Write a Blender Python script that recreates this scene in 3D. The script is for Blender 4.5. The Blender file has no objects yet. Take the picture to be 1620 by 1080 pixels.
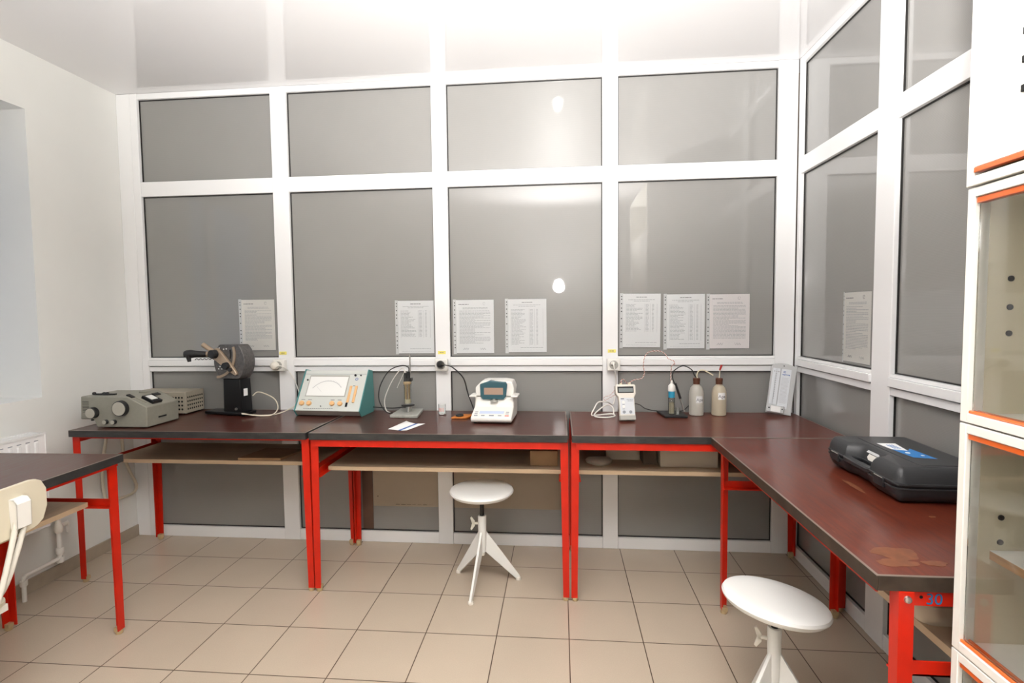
import bpy, math, random
from mathutils import Vector, Matrix, Euler
random.seed(7)
C = bpy.context.scene.collection
PI = math.pi
R = math.radians

# ------------------------------------------------------------ camera, light
SC = bpy.context.scene
vs = SC.view_settings
vs.view_transform = 'Standard'; vs.look = 'None'; vs.gamma = 1.0; vs.use_curve_mapping = False
vs.exposure = 0.04
SC.display_settings.display_device = 'sRGB'

def make_camera():
    yaw, pitch, roll = -.0906375, .0561326, .0110776
    def ray(X, Y):
        c, s = math.cos(-roll), math.sin(-roll); X, Y = c*X - s*Y, s*X + c*Y
        c, s = math.cos(pitch), math.sin(pitch); y, z = c + s*Y, -s + c*Y
        c, s = math.cos(yaw), math.sin(yaw)
        return Vector((c*X + s*y, -s*X + c*y, z))
    f = ray(0, 0); r = ray(1, 0) - f; u = ray(0, 1) - f
    m = Matrix((r.normalized(), u.normalized(), (-f).normalized())).transposed().to_4x4()
    m.translation = Vector((2.66973, -2.71199, 1.34601))
    cd = bpy.data.cameras.new('camera'); co = bpy.data.objects.new('camera', cd); C.objects.link(co)
    co.matrix_world = m
    cd.sensor_width = 36; cd.lens = 836.22*36/1620; cd.clip_start = .02
    SC.camera = co
make_camera()

w = bpy.data.worlds.new('world'); SC.world = w; w.use_nodes = True
w.node_tree.nodes['Background'].inputs[0].default_value = (.55, .72, 1, 1)
w.node_tree.nodes['Background'].inputs[1].default_value = .6

def lamp(name, kind, loc, direction, energy, color=(1, 1, 1), **k):
    d = bpy.data.lights.new(name, kind); d.energy = energy; d.color = color
    for a, b in k.items(): setattr(d, a, b)
    o = bpy.data.objects.new(name, d); C.objects.link(o); o.location = loc
    o.rotation_euler = Vector(direction).to_track_quat('-Z', 'Y').to_euler()
    return o
# the photographer's flash, its head turned up to the ceiling, with a little spill forward
WARM = (1, .982, .958)
lamp('flash_bounce', 'SPOT', (2.66, -2.82, 1.66), (.0, .55, 1), 900, WARM, spot_size=R(140), spot_blend=.8, shadow_soft_size=.05)
lamp('flash_spill', 'AREA', (2.66, -2.78, 1.62), (-.02, 1, -.18), 4, WARM, shape='DISK', size=.13)
# ------------------------------------------------------------ materials
M = {}
def mat(name, col, rough=.5, metal=0, coat=0, coat_r=.05, trans=0, ior=1.45, emis=0, noise=0, nscale=30, stretch=(1, 1, 1), col2=None, bump=0, spec=None, alpha=None, sss=0):
    m = bpy.data.materials.new(name); m.use_nodes = True
    nt = m.node_tree; b = nt.nodes['Principled BSDF']
    b.inputs['Base Color'].default_value = (*col, 1)
    b.inputs['Roughness'].default_value = rough; b.inputs['Metallic'].default_value = metal
    b.inputs['Coat Weight'].default_value = coat; b.inputs['Coat Roughness'].default_value = coat_r
    b.inputs['Transmission Weight'].default_value = trans; b.inputs['IOR'].default_value = ior
    if spec is not None: b.inputs['Specular IOR Level'].default_value = spec
    if alpha is not None: b.inputs['Alpha'].default_value = alpha
    if noise or bump:
        tc = nt.nodes.new('ShaderNodeTexCoord'); mp = nt.nodes.new('ShaderNodeMapping')
        mp.inputs['Scale'].default_value = stretch
        n = nt.nodes.new('ShaderNodeTexNoise'); n.inputs['Scale'].default_value = nscale; n.inputs['Detail'].default_value = 5
        nt.links.new(tc.outputs['Object'], mp.inputs[0]); nt.links.new(mp.outputs[0], n.inputs[0])
        if noise:
            rp = nt.nodes.new('ShaderNodeValToRGB')
            c2 = col2 or tuple(c*(1-noise) for c in col)
            rp.color_ramp.elements[0].position = .35; rp.color_ramp.elements[1].position = .68
            rp.color_ramp.elements[0].color = (*c2, 1); rp.color_ramp.elements[1].color = (*col, 1)
            nt.links.new(n.outputs[0], rp.inputs[0]); nt.links.new(rp.outputs[0], b.inputs['Base Color'])
        if bump:
            bp = nt.nodes.new('ShaderNodeBump'); bp.inputs['Strength'].default_value = bump; bp.inputs['Distance'].default_value = .002
            nt.links.new(n.outputs[0], bp.inputs['Height']); nt.links.new(bp.outputs[0], b.inputs['Normal'])
    M[name] = m
    return m

mat('wall_paint', (.80, .80, .77), .55, noise=.03, nscale=3, bump=.05)
mat('upvc', (.86, .86, .86), .25, coat=.3, coat_r=.1)
mat('gasket', (.012, .011, .010), .5)
mat('red_paint', (.62, .015, .002), .38, noise=.12, nscale=18)
mat('cream_metal', (.78, .75, .67), .35, noise=.05, nscale=9)
mat('white_paint_metal', (.80, .80, .77), .35)
mat('chair_ply', (.68, .62, .48), .4, noise=.05, nscale=6)
mat('beige_board', (.58, .43, .28), .6, noise=.1, nscale=5, stretch=(1, 8, 8))
mat('cardboard', (.40, .24, .12), .8, noise=.15, nscale=10)
mat('dark_card', (.13, .09, .06), .8)
mat('pale_box', (.55, .47, .36), .7)
mat('modesty_board', (.40, .33, .25), .6, noise=.06, nscale=4)
mat('dark_brown', (.16, .085, .055), .6, noise=.3, nscale=8)
mat('dark_crack', (.12, .09, .06), .8)
mat('black_plastic', (.018, .018, .019), .42, bump=.15, nscale=300)
mat('case_plastic', (.030, .031, .033), .38, bump=.2, nscale=500)
mat('black_metal', (.008, .008, .009), .3)
mat('charcoal_hammer', (.14, .132, .128), .35, metal=.3, noise=.35, nscale=90)
mat('olive_grey', (.27, .26, .215), .5, noise=.06, nscale=60)
mat('knob_face', (.42, .40, .34), .45)
mat('power_beige', (.36, .32, .25), .55)
mat('bronze', (.42, .32, .23), .35, metal=.4)
mat('hole_dark', (.01, .01, .01), .8)
mat('white_plastic', (.82, .80, .75), .35)
mat('cream_plastic', (.76, .72, .64), .4)
mat('grey_plastic', (.42, .41, .37), .45)
mat('lcd_grey', (.22, .25, .25), .2, coat=1)
mat('turquoise', (.085, .27, .26), .42)
mat('meter_face', (.60, .62, .58), .45)
mat('meter_lower', (.30, .27, .24), .5)
mat('dial_white', (.86, .86, .83), .2, coat=.6)
mat('orange_knob', (.80, .48, .22), .4)
mat('teal_plastic', (.025, .095, .12), .25, coat=.4)
mat('amber_window', (.40, .27, .20), .2, coat=.6)
mat('key_blue', (.55, .62, .78), .4)
mat('key_grey', (.28, .30, .33), .5)
mat('key_red', (.80, .16, .12), .4)
mat('blue_ink', (.05, .14, .42), .5)
mat('sticker_blue', (.01, .18, .50), .35)
mat('number_blue', (.01, .15, .36), .5)
mat('paper', (.84, .84, .83), .6)
mat('pink_paper', (.84, .79, .77), .6)
mat('cream_paper', (.80, .77, .71), .6)
mat('ink', (.10, .10, .11), .7)
mat('ink_soft', (.42, .42, .43), .7)
mat('sleeve_strip', (.55, .56, .56), .3)
mat('yellow_tag', (.86, .76, .18), .6)
mat('steel', (.55, .54, .52), .3, metal=1)
mat('stand_base', (.42, .42, .38), .4, noise=.2, nscale=60)
mat('clear_plastic', (.92, .93, .92), .03, trans=1, ior=1.45)
mat('sleeve_film', (.95, .96, .97), .08, trans=1, ior=1.1)
mat('electrode_amber', (.62, .47, .27), .3, trans=.3)
mat('pale_liquid', (.80, .74, .55), .2, trans=.5, ior=1.33)
mat('vial_blue', (.03, .30, .48), .35)
mat('bottle_plastic', (.72, .69, .62), .28, trans=.45, ior=1.35)
mat('bottle_plastic_yellow', (.66, .58, .44), .30, trans=.35, ior=1.35)
mat('brown_cap', (.10, .035, .018), .4)
mat('tube_yellow', (.72, .66, .48), .3)
mat('red_rubber', (.45, .02, .02), .4)
mat('orange_leather', (.62, .20, .03), .5, noise=.2, nscale=40)
mat('cable_white', (.78, .75, .70), .4)
mat('cable_cream', (.66, .60, .48), .4)
mat('cable_black', (.015, .015, .016), .35)
mat('cable_red', (.42, .08, .05), .45)
mat('brass_foot', (.48, .36, .2), .4)
mat('hygro_grey', (.50, .51, .51), .4)
mat('hygro_pale', (.66, .69, .72), .4)
mat('rail_orange', (.72, .13, .02), .28, coat=.5)
mat('ply_edge', (.50, .27, .11), .6, noise=.3, nscale=4, stretch=(1, 1, 90))
mat('cabinet_white', (.82, .80, .74), .4, noise=.03, nscale=8)
mat('cabinet_inner', (.74, .67, .50), .5, noise=.03, nscale=3)
mat('skirting_tile', (.42, .35, .27), .4, noise=.15, nscale=12)
mat('lens_glass', (.02, .02, .02), .1)
mat('window_glass', (.95, .97, .97), .01, trans=1, ior=1.05)

def pane_mat():
    # panes backed with a fine grey mesh film
    m = mat('mesh_film_pane', (.19, .185, .175), .32, coat=1, coat_r=.02, spec=.3)
    nt = m.node_tree; b = nt.nodes['Principled BSDF']
    b.inputs['Coat IOR'].default_value = 1.52
    tc = nt.nodes.new('ShaderNodeTexCoord')
    w1 = nt.nodes.new('ShaderNodeTexWave'); w1.bands_direction = 'Z'; w1.inputs['Scale'].default_value = 60
    w1.inputs['Distortion'].default_value = .6; w1.inputs['Detail'].default_value = 1
    n = nt.nodes.new('ShaderNodeTexNoise'); n.inputs['Scale'].default_value = 2.2
    n.inputs['Detail'].default_value = 3
    nt.links.new(tc.outputs['Object'], w1.inputs[0]); nt.links.new(tc.outputs['Object'], n.inputs[0])
    mx = nt.nodes.new('ShaderNodeMix'); mx.data_type = 'RGBA'; mx.inputs[0].default_value = .5
    mx.inputs[6].default_value = (.240, .234, .224, 1); mx.inputs[7].default_value = (.292, .285, .272, 1)
    mt = nt.nodes.new('ShaderNodeMath'); mt.operation = 'ADD'; mt.use_clamp = True
    mm = nt.nodes.new('ShaderNodeMath'); mm.operation = 'MULTIPLY'; mm.inputs[1].default_value = .35
    nt.links.new(w1.outputs['Fac'], mm.inputs[0]); nt.links.new(mm.outputs[0], mt.inputs[0])
    m2 = nt.nodes.new('ShaderNodeMath'); m2.operation = 'MULTIPLY'; m2.inputs[1].default_value = .7
    nt.links.new(n.outputs[0], m2.inputs[0]); nt.links.new(m2.outputs[0], mt.inputs[1])
    nt.links.new(mt.outputs[0], mx.inputs[0]); nt.links.new(mx.outputs[2], b.inputs['Base Color'])
pane_mat()

def floor_mat():
    m = mat('floor_tiles', (.5, .4, .3), .32, coat=.15, coat_r=.2)
    nt = m.node_tree; b = nt.nodes['Principled BSDF']
    tc = nt.nodes.new('ShaderNodeTexCoord')
    br = nt.nodes.new('ShaderNodeTexBrick'); br.offset = 0; br.squash = 1
    br.inputs['Scale'].default_value = 1; br.inputs['Brick Width'].default_value = .3; br.inputs['Row Height'].default_value = .3
    br.inputs['Mortar Size'].default_value = .0022; br.inputs['Mortar Smooth'].default_value = .2; br.inputs['Bias'].default_value = 0
    br.inputs['Color1'].default_value = (.55, .458, .355, 1); br.inputs['Color2'].default_value = (.52, .432, .335, 1)
    br.inputs['Mortar'].default_value = (.10, .065, .045, 1)
    nt.links.new(tc.outputs['Object'], br.inputs['Vector'])
    n = nt.nodes.new('ShaderNodeTexNoise'); n.inputs['Scale'].default_value = 260; n.inputs['Detail'].default_value = 2
    n2 = nt.nodes.new('ShaderNodeTexNoise'); n2.inputs['Scale'].default_value = 3.5; n2.inputs['Detail'].default_value = 6
    for q in (n, n2): nt.links.new(tc.outputs['Object'], q.inputs[0])
    r1 = nt.nodes.new('ShaderNodeMapRange'); r1.inputs[3].default_value = .88; r1.inputs[4].default_value = 1.08
    r2 = nt.nodes.new('ShaderNodeMapRange'); r2.inputs[3].default_value = .92; r2.inputs[4].default_value = 1.06
    nt.links.new(n.outputs[0], r1.inputs[0]); nt.links.new(n2.outputs[0], r2.inputs[0])
    mu = nt.nodes.new('ShaderNodeMath'); mu.operation = 'MULTIPLY'
    nt.links.new(r1.outputs[0], mu.inputs[0]); nt.links.new(r2.outputs[0], mu.inputs[1])
    vm = nt.nodes.new('ShaderNodeVectorMath'); vm.operation = 'SCALE'
    nt.links.new(br.outputs['Color'], vm.inputs[0]); nt.links.new(mu.outputs[0], vm.inputs['Scale'])
    nt.links.new(vm.outputs[0], b.inputs['Base Color'])
    bp = nt.nodes.new('ShaderNodeBump'); bp.invert = True; bp.inputs['Strength'].default_value = .6; bp.inputs['Distance'].default_value = .001
    nt.links.new(br.outputs['Fac'], bp.inputs['Height']); nt.links.new(bp.outputs[0], b.inputs['Normal'])
floor_mat()

def ceiling_mat():
    m = mat('gloss_stretch_ceiling', (.78, .77, .775), .5, coat=1, coat_r=.015)
    m.node_tree.nodes['Principled BSDF'].inputs['Coat IOR'].default_value = 1.5
ceiling_mat()

def top_mat(name, dark, light, worn=(.42, .17, .07), amt=.0):
    m = mat(name, light, .3, coat=.4, coat_r=.07, spec=.15)
    nt = m.node_tree; b = nt.nodes['Principled BSDF']
    tc = nt.nodes.new('ShaderNodeTexCoord'); mp = nt.nodes.new('ShaderNodeMapping')
    mp.inputs['Scale'].default_value = (1.6, 16, 1)
    n = nt.nodes.new('ShaderNodeTexNoise'); n.inputs['Scale'].default_value = 5; n.inputs['Detail'].default_value = 8; n.inputs['Roughness'].default_value = .65
    nt.links.new(tc.outputs['Object'], mp.inputs[0]); nt.links.new(mp.outputs[0], n.inputs[0])
    rp = nt.nodes.new('ShaderNodeValToRGB')
    rp.color_ramp.elements[0].position = .3; rp.color_ramp.elements[1].position = .7
    rp.color_ramp.elements[0].color = (*dark, 1); rp.color_ramp.elements[1].color = (*light, 1)
    nt.links.new(n.outputs[0], rp.inputs[0])
    n2 = nt.nodes.new('ShaderNodeTexNoise'); n2.inputs['Scale'].default_value = 60; n2.inputs['Detail'].default_value = 6
    mp2 = nt.nodes.new('ShaderNodeMapping'); mp2.inputs['Scale'].default_value = (.12, 1.4, 1)
    nt.links.new(tc.outputs['Object'], mp2.inputs[0]); nt.links.new(mp2.outputs[0], n2.inputs[0])
    rr = nt.nodes.new('ShaderNodeMapRange'); rr.inputs[1].default_value = .70; rr.inputs[2].default_value = .78
    rr.inputs[4].default_value = amt
    nt.links.new(n2.outputs[0], rr.inputs[0])
    mx = nt.nodes.new('ShaderNodeMix'); mx.data_type = 'RGBA'
    mx.inputs[7].default_value = (*worn, 1)
    nt.links.new(rr.outputs[0], mx.inputs[0]); nt.links.new(rp.outputs[0], mx.inputs[6]); nt.links.new(mx.outputs[2], b.inputs['Base Color'])
    r3 = nt.nodes.new('ShaderNodeMapRange'); r3.inputs[3].default_value = .22; r3.inputs[4].default_value = .42
    nt.links.new(n.outputs[0], r3.inputs[0]); nt.links.new(r3.outputs[0], b.inputs['Roughness'])
    bm_ = nt.nodes.new('ShaderNodeBump'); bm_.inputs['Strength'].default_value = .12; bm_.inputs['Distance'].default_value = .002
    nt.links.new(n.outputs[0], bm_.inputs['Height']); nt.links.new(bm_.outputs[0], b.inputs['Normal']); nt.links.new(bm_.outputs[0], b.inputs['Coat Normal'])
top_mat('brown_laminate', (.046, .012, .008), (.092, .027, .017))
top_mat('red_brown_laminate', (.070, .012, .007), (.150, .034, .017), amt=.35)
mat('edge_steel', (.060, .060, .058), .42, metal=.35, noise=.5, nscale=14, col2=(.035, .036, .036), stretch=(1, 1, 3))
mat('edge_steel_brown', (.085, .062, .045), .42, metal=.3, noise=.5, nscale=14)
mat('edge_lip', (.22, .18, .15), .35, metal=.4)
mat('worn_patch', (.18, .062, .027), .5, noise=.25, nscale=50)

# ------------------------------------------------------------ mesh helpers
class MB:
    def __init__(s): s.v = []; s.f = []
    def add(s, vs_, fs, mx=None):
        n = len(s.v)
        for p in vs_:
            p = Vector(p)
            s.v.append(mx @ p if mx else p)
        s.f += [tuple(n + i for i in f) for f in fs]
        return s
    def box(s, x0, x1, y0, y1, z0, z1, mx=None):
        vs_ = [(x, y, z) for z in (z0, z1) for y in (y0, y1) for x in (x0, x1)]
        return s.add(vs_, [(0, 2, 3, 1), (4, 5, 7, 6), (0, 1, 5, 4), (2, 6, 7, 3), (0, 4, 6, 2), (1, 3, 7, 5)], mx)
    def prism(s, poly, axis, a, b, mx=None):
        # poly: CCW 2D outline; axis 'x' -> (y,z), 'y' -> (x,z), 'z' -> (x,y)
        def P(u, v, t): return {'x': (t, u, v), 'y': (u, t, v), 'z': (u, v, t)}[axis]
        n = len(poly)
        vs_ = [P(u, v, a) for u, v in poly] + [P(u, v, b) for u, v in poly]
        fs = [tuple(range(n)), tuple(range(2*n-1, n-1, -1))] + [(i, i+n, (i+1) % n + n, (i+1) % n) for i in range(n)]
        return s.add(vs_, fs, mx)
    def lathe(s, prof, n=32, mx=None):
        vs_ = []; fs = []
        for r, z in prof:
            for k in range(n): a = 2*PI*k/n; vs_.append((r*math.cos(a), r*math.sin(a), z))
        for i in range(len(prof)-1):
            for k in range(n): fs.append((i*n+k, i*n+(k+1) % n, (i+1)*n+(k+1) % n, (i+1)*n+k))
        if prof[0][0] > 1e-6: fs.append(tuple(range(n-1, -1, -1)))
        if prof[-1][0] > 1e-6: fs.append(tuple((len(prof)-1)*n + k for k in range(n)))
        return s.add(vs_, fs, mx)
    def cyl(s, p0, p1, r0, r1=None, n=20):
        p0, p1 = Vector(p0), Vector(p1); d = p1 - p0
        q = d.to_track_quat('Z', 'Y').to_matrix().to_4x4(); q.translation = p0
        return s.lathe([(r0, 0), (r1 if r1 is not None else r0, d.length)], n, q)
    def tube(s, pts, r, n=8, smooth=6, closed=False):
        P = [Vector(p) for p in pts]
        if smooth and len(P) > 2:
            Q = []
            m = len(P)
            for i in range(m - (0 if closed else 1)):
                a = P[(i-1) % m] if (closed or i > 0) else P[0]*2 - P[1]
                b, c = P[i], P[(i+1) % m]
                d = P[(i+2) % m] if (closed or i + 2 < m) else P[-1]*2 - P[-2]
                for k in range(smooth):
                    t = k/smooth
                    Q.append(.5*((2*b) + (c-a)*t + (2*a-5*b+4*c-d)*t*t + (3*b-a-3*c+d)*t**3))
            if not closed: Q.append(P[-1])
            P = Q
        vs_ = []; fs = []; up = None; m = len(P)
        for i, p in enumerate(P):
            if closed: t = P[(i+1) % m] - P[i-1]
            else: t = (P[min(i+1, m-1)] - P[max(i-1, 0)])
            t = t.normalized() if t.length > 1e-9 else Vector((0, 0, 1))
            if up is None: up = t.orthogonal().normalized()
            up = (up - t*up.dot(t))
            up = up.normalized() if up.length > 1e-6 else t.orthogonal().normalized()
            w_ = t.cross(up)
            for k in range(n):
                a = 2*PI*k/n; vs_.append(p + (up*math.cos(a) + w_*math.sin(a))*r)
        for i in range(m if closed else m-1):
            j = (i+1) % m
            for k in range(n): fs.append((i*n+k, i*n+(k+1) % n, j*n+(k+1) % n, j*n+k))
        if not closed: fs += [tuple(range(n-1, -1, -1)), tuple((m-1)*n+k for k in range(n))]
        return s.add(vs_, fs)
    def rings(s, outline, zs, mx=None):
        # outline CCW (x,y); zs = [(z, inset)]
        n = len(outline); O = [Vector((x, y)) for x, y in outline]; N = []
        for i in range(n):
            a = (O[i]-O[i-1]).normalized(); b = (O[(i+1) % n]-O[i]).normalized()
            na = Vector((-a.y, a.x)); nb = Vector((-b.y, b.x)); m = (na+nb); m = m/max(.35, m.dot(na)) if m.length > 1e-6 else na
            N.append(m)
        vs_ = [(O[i].x + N[i].x*ins, O[i].y + N[i].y*ins, z) for z, ins in zs for i in range(n)]
        fs = [tuple(range(n-1, -1, -1))]
        for r_ in range(len(zs)-1): fs += [(r_*n+i, r_*n+(i+1) % n, (r_+1)*n+(i+1) % n, (r_+1)*n+i) for i in range(n)]
        fs.append(tuple((len(zs)-1)*n+i for i in range(n)))
        return s.add(vs_, fs, mx)
    def build(s, name, m, parent=None, bevel=0, seg=2, smooth=True, loc=None):
        me = bpy.data.meshes.new(name); me.from_pydata([tuple(v) for v in s.v], [], s.f); me.update()
        import bmesh
        bm = bmesh.new(); bm.from_mesh(me); bmesh.ops.recalc_face_normals(bm, faces=bm.faces); bm.to_mesh(me); bm.free()
        me.materials.append(M[m] if isinstance(m, str) else m)
        if smooth:
            me.shade_smooth(); me.set_sharp_from_angle(angle=R(35))
        o = bpy.data.objects.new(name, me); C.objects.link(o)
        if parent: o.parent = parent
        if loc: o.location = loc
        if bevel:
            b = o.modifiers.new('bevel', 'BEVEL'); b.width = bevel; b.segments = seg; b.limit_method = 'ANGLE'; b.angle_limit = R(40)
        return o

def rrect(x0, x1, y0, y1, r, n=5):
    out = []
    for cx, cy, a0 in ((x1-r, y0+r, -90), (x1-r, y1-r, 0), (x0+r, y1-r, 90), (x0+r, y0+r, 180)):
        for k in range(n+1):
            a = R(a0 + 90*k/n); out.append((cx+r*math.cos(a), cy+r*math.sin(a)))
    return out

def tag(o, label=None, cat=None, group=None, kind=None):
    if label: o['label'] = label
    if cat: o['category'] = cat
    if group: o['group'] = group
    if kind: o['kind'] = kind
    return o
def thing(name, label, cat, loc=(0, 0, 0), rz=0, group=None, rot=None):
    o = bpy.data.objects.new(name, None); C.objects.link(o); o.empty_display_size = .05
    o.location = loc; o.rotation_euler = rot if rot is not None else (0, 0, rz)
    return tag(o, label, cat, group)
def struct(mb, name, m, label, bevel=0, cat='room'):
    return tag(mb.build(name, m, bevel=bevel), label, cat, kind='structure')
def dup(o, parent=None):
    c = o.copy(); C.objects.link(c)
    c.parent = parent
    for ch in list(o.children): dup(ch, c)
    return c
def text_mesh(s, size, name, m, parent, mx, depth=.0006, bend=None):
    cu = bpy.data.curves.new(name, 'FONT'); cu.body = s; cu.size = size; cu.align_x = 'CENTER'; cu.align_y = 'CENTER'; cu.extrude = depth/2
    t = bpy.data.objects.new('tmp', cu); C.objects.link(t)
    dg = bpy.context.evaluated_depsgraph_get(); dg.update()
    me = bpy.data.meshes.new_from_object(t.evaluated_get(dg)); C.objects.unlink(t); bpy.data.objects.remove(t)
    for v in me.vertices:
        v.co = (mx @ v.co) if bend is None else bend(v.co)
    me.materials.clear(); me.materials.append(M[m])
    o = bpy.data.objects.new(name, me); C.objects.link(o); o.parent = parent
    return o
FACE_Y = Matrix.Rotation(PI/2, 4, 'X')      # text in the xz plane, read from -y

# ------------------------------------------------------------ the room
WL, WR, YB, YN, ZC = .075, 3.926, .255, -4.4, 2.646
mb = MB(); mb.box(-.6, 4.4, YN-.3, .7, -.05, 0)
struct(mb, 'floor', 'floor_tiles', 'beige square ceramic floor tiles with dark joints', cat='floor')
mb = MB(); mb.box(-.6, 4.4, YN-.3, .7, ZC, ZC+.05)
struct(mb, 'ceiling', 'gloss_stretch_ceiling', 'glossy white stretch ceiling mirroring the window frames', cat='ceiling')
# left wall with a deep window niche
NY0, NY1, NZ0, NZ1 = -1.75, -.297, .942, 2.361
mb = MB()
mb.box(-.35, WL, NY1, .6, 0, ZC).box(-.35, WL, YN, NY0, 0, ZC).box(-.35, WL, NY0, NY1, 0, NZ0).box(-.35, WL, NY0, NY1, NZ1, ZC)
struct(mb, 'wall_left', 'wall_paint', 'plain white painted wall with a deep window niche', cat='wall')
mb = MB(); mb.box(-.35, 4.3, YN-.1, YN, 0, ZC)
struct(mb, 'wall_near', 'wall_paint', 'plain white wall behind the viewer', cat='wall')
mb = MB(); mb.box(WR, WR+.25, YN, -2.40, 0, ZC)
struct(mb, 'wall_right', 'wall_paint', 'plain white wall beyond the glazed partition', cat='wall')
mb = MB(); mb.box(WL, WR+.3, .42, .52, 0, ZC)
struct(mb, 'wall_back', 'dark_card', 'dark space behind the back glazing', cat='wall')
mb = MB(); mb.box(WR+.17, WR+.27, -2.4, .42, 0, ZC)
struct(mb, 'wall_side', 'dark_card', 'dark space behind the right glazing', cat='wall')
mb = MB(); mb.box(WL, WL+.009, -3.6, YB-.001, 0, .068)
struct(mb, 'baseboard_left', 'skirting_tile', 'brown tile skirting along the left wall', cat='skirting')
# niche window
w3 = MB()
for a in ((NY0, NY1, NZ0, NZ0+.07), (NY0, NY1, NZ1-.07, NZ1), (NY0, NY0+.07, NZ0+.07, NZ1-.07), (NY1-.07, NY1, NZ0+.07, NZ1-.07), ((NY0+NY1)/2-.04, (NY0+NY1)/2+.04, NZ0+.07, NZ1-.07)):
    w3.box(-.33, -.27, *a)
w3 = struct(w3, 'window_3', 'upvc', 'white framed window set deep in the left wall niche', cat='window')
for y0, y1 in ((NY0+.07, (NY0+NY1)/2-.04), ((NY0+NY1)/2+.04, NY1-.07)):
    MB().box(-.31, -.30, y0, y1, NZ0+.07, NZ1-.07).build('pane', 'window_glass', w3)

# back glazing
AX = [(.205, 1.0215), (1.117, 1.9605), (2.046, 2.905), (2.990, 3.823)]
BZ = [(.0645, 1.010), (1.093, 2.049), (2.135, 2.6115)]
def glazing(name, cols, uprights, label, tr):
    """cols: openings along u; uprights: solid posts; tr maps (u, depth, z) box to world box"""
    fr = MB()
    for u0, u1 in uprights: tr(fr, u0, u1, 0, .06, 0, ZC-.001)
    g = MB(); pn = []
    for u0, u1 in cols:
        tr(fr, u0, u1, .002, .06, 0, BZ[0][0])
        tr(fr, u0, u1, .002, .06, BZ[0][1], 1.040)
        tr(fr, u0, u1, .010, .06, 1.040, 1.0445)
        tr(fr, u0, u1, -.010, .06, 1.0445, 1.079)
        tr(fr, u0, u1, .000, .06, 1.079, BZ[1][0])
        tr(fr, u0, u1, .002, .06, BZ[1][1], BZ[2][0])
        tr(fr, u0, u1, .002, .06, BZ[2][1], ZC-.001)
        for z0, z1 in BZ:
            # sloped glazing bead ring
            for a in ((u0, u0+.012, z0, z1), (u1-.012, u1, z0, z1), (u0+.012, u1-.012, z0, z0+.012), (u0+.012, u1-.012, z1-.012, z1)):
                pass
            d0, d1 = .018, .024
            q = .0045
            for a in ((u0, u0+q, z0, z1), (u1-q, u1, z0, z1), (u0+q, u1-q, z0, z0+q), (u0+q, u1-q, z1-q, z1)):
                tr(g, a[0], a[1], d0, d1, a[2], a[3])
            pn.append((u0+.001, u1-.001, z0+.001, z1-.001))
    o = struct(fr, name, 'upvc', label, bevel=.0025, cat='glazed partition')
    g.build('gasket', 'gasket', o, smooth=False)
    for a in pn:
        p = MB(); tr(p, a[0], a[1], .0242, .032, a[2], a[3]); p.build('pane', 'mesh_film_pane', o, smooth=False)
    return o
def tr_back(mb, u0, u1, d0, d1, z0, z1): mb.box(u0, u1, YB+d0-.005, YB+d1-.005, z0, z1)
def tr_right(mb, u0, u1, d0, d1, z0, z1): mb.box(WR+d0, WR+d1, min(u0, u1), max(u0, u1), z0, z1)
w1 = glazing('window_1', AX, [(WL, .160), (.1605, .205), (1.0215, 1.117), (1.9605, 2.046), (2.905, 2.990), (3.823, 3.922)],
        'floor-to-ceiling white framed glazing with grey mesh panes across the back', tr_back)
w2 = glazing('window_2', [(-.455, .218), (-1.45, -.577), (-2.33, -1.57)], [(.218, .249), (-.577, -.455), (-1.57, -1.45), (-2.40, -2.33)],
        'floor-to-ceiling white framed glazing with grey mesh panes on the right', tr_right)
# beige board behind the low panes
bd = MB().box(1.566, 1.955, .270, .2725, .21, .70).build('backing_board', 'modesty_board', w1)
MB().box(2.051, 2.676, .270, .2725, .21, .70).build('backing_board', 'modesty_board', w1)
MB().box(1.500, 1.563, .270, .2722, .0705, .70).build('brown_strip', 'dark_brown', w1)  # dark brown upright strip left of the beige boards
mb = MB()
for k in range(7): mb.box(1.70+k*.033, 1.722+k*.033+random.uniform(0, .008), .2693, .27, .222+random.uniform(-.002, .002), .2235)
mb.box(1.590, 1.596, .2693, .27, .265, .271)
mb.build('board_crack', 'dark_crack', bd)

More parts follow.
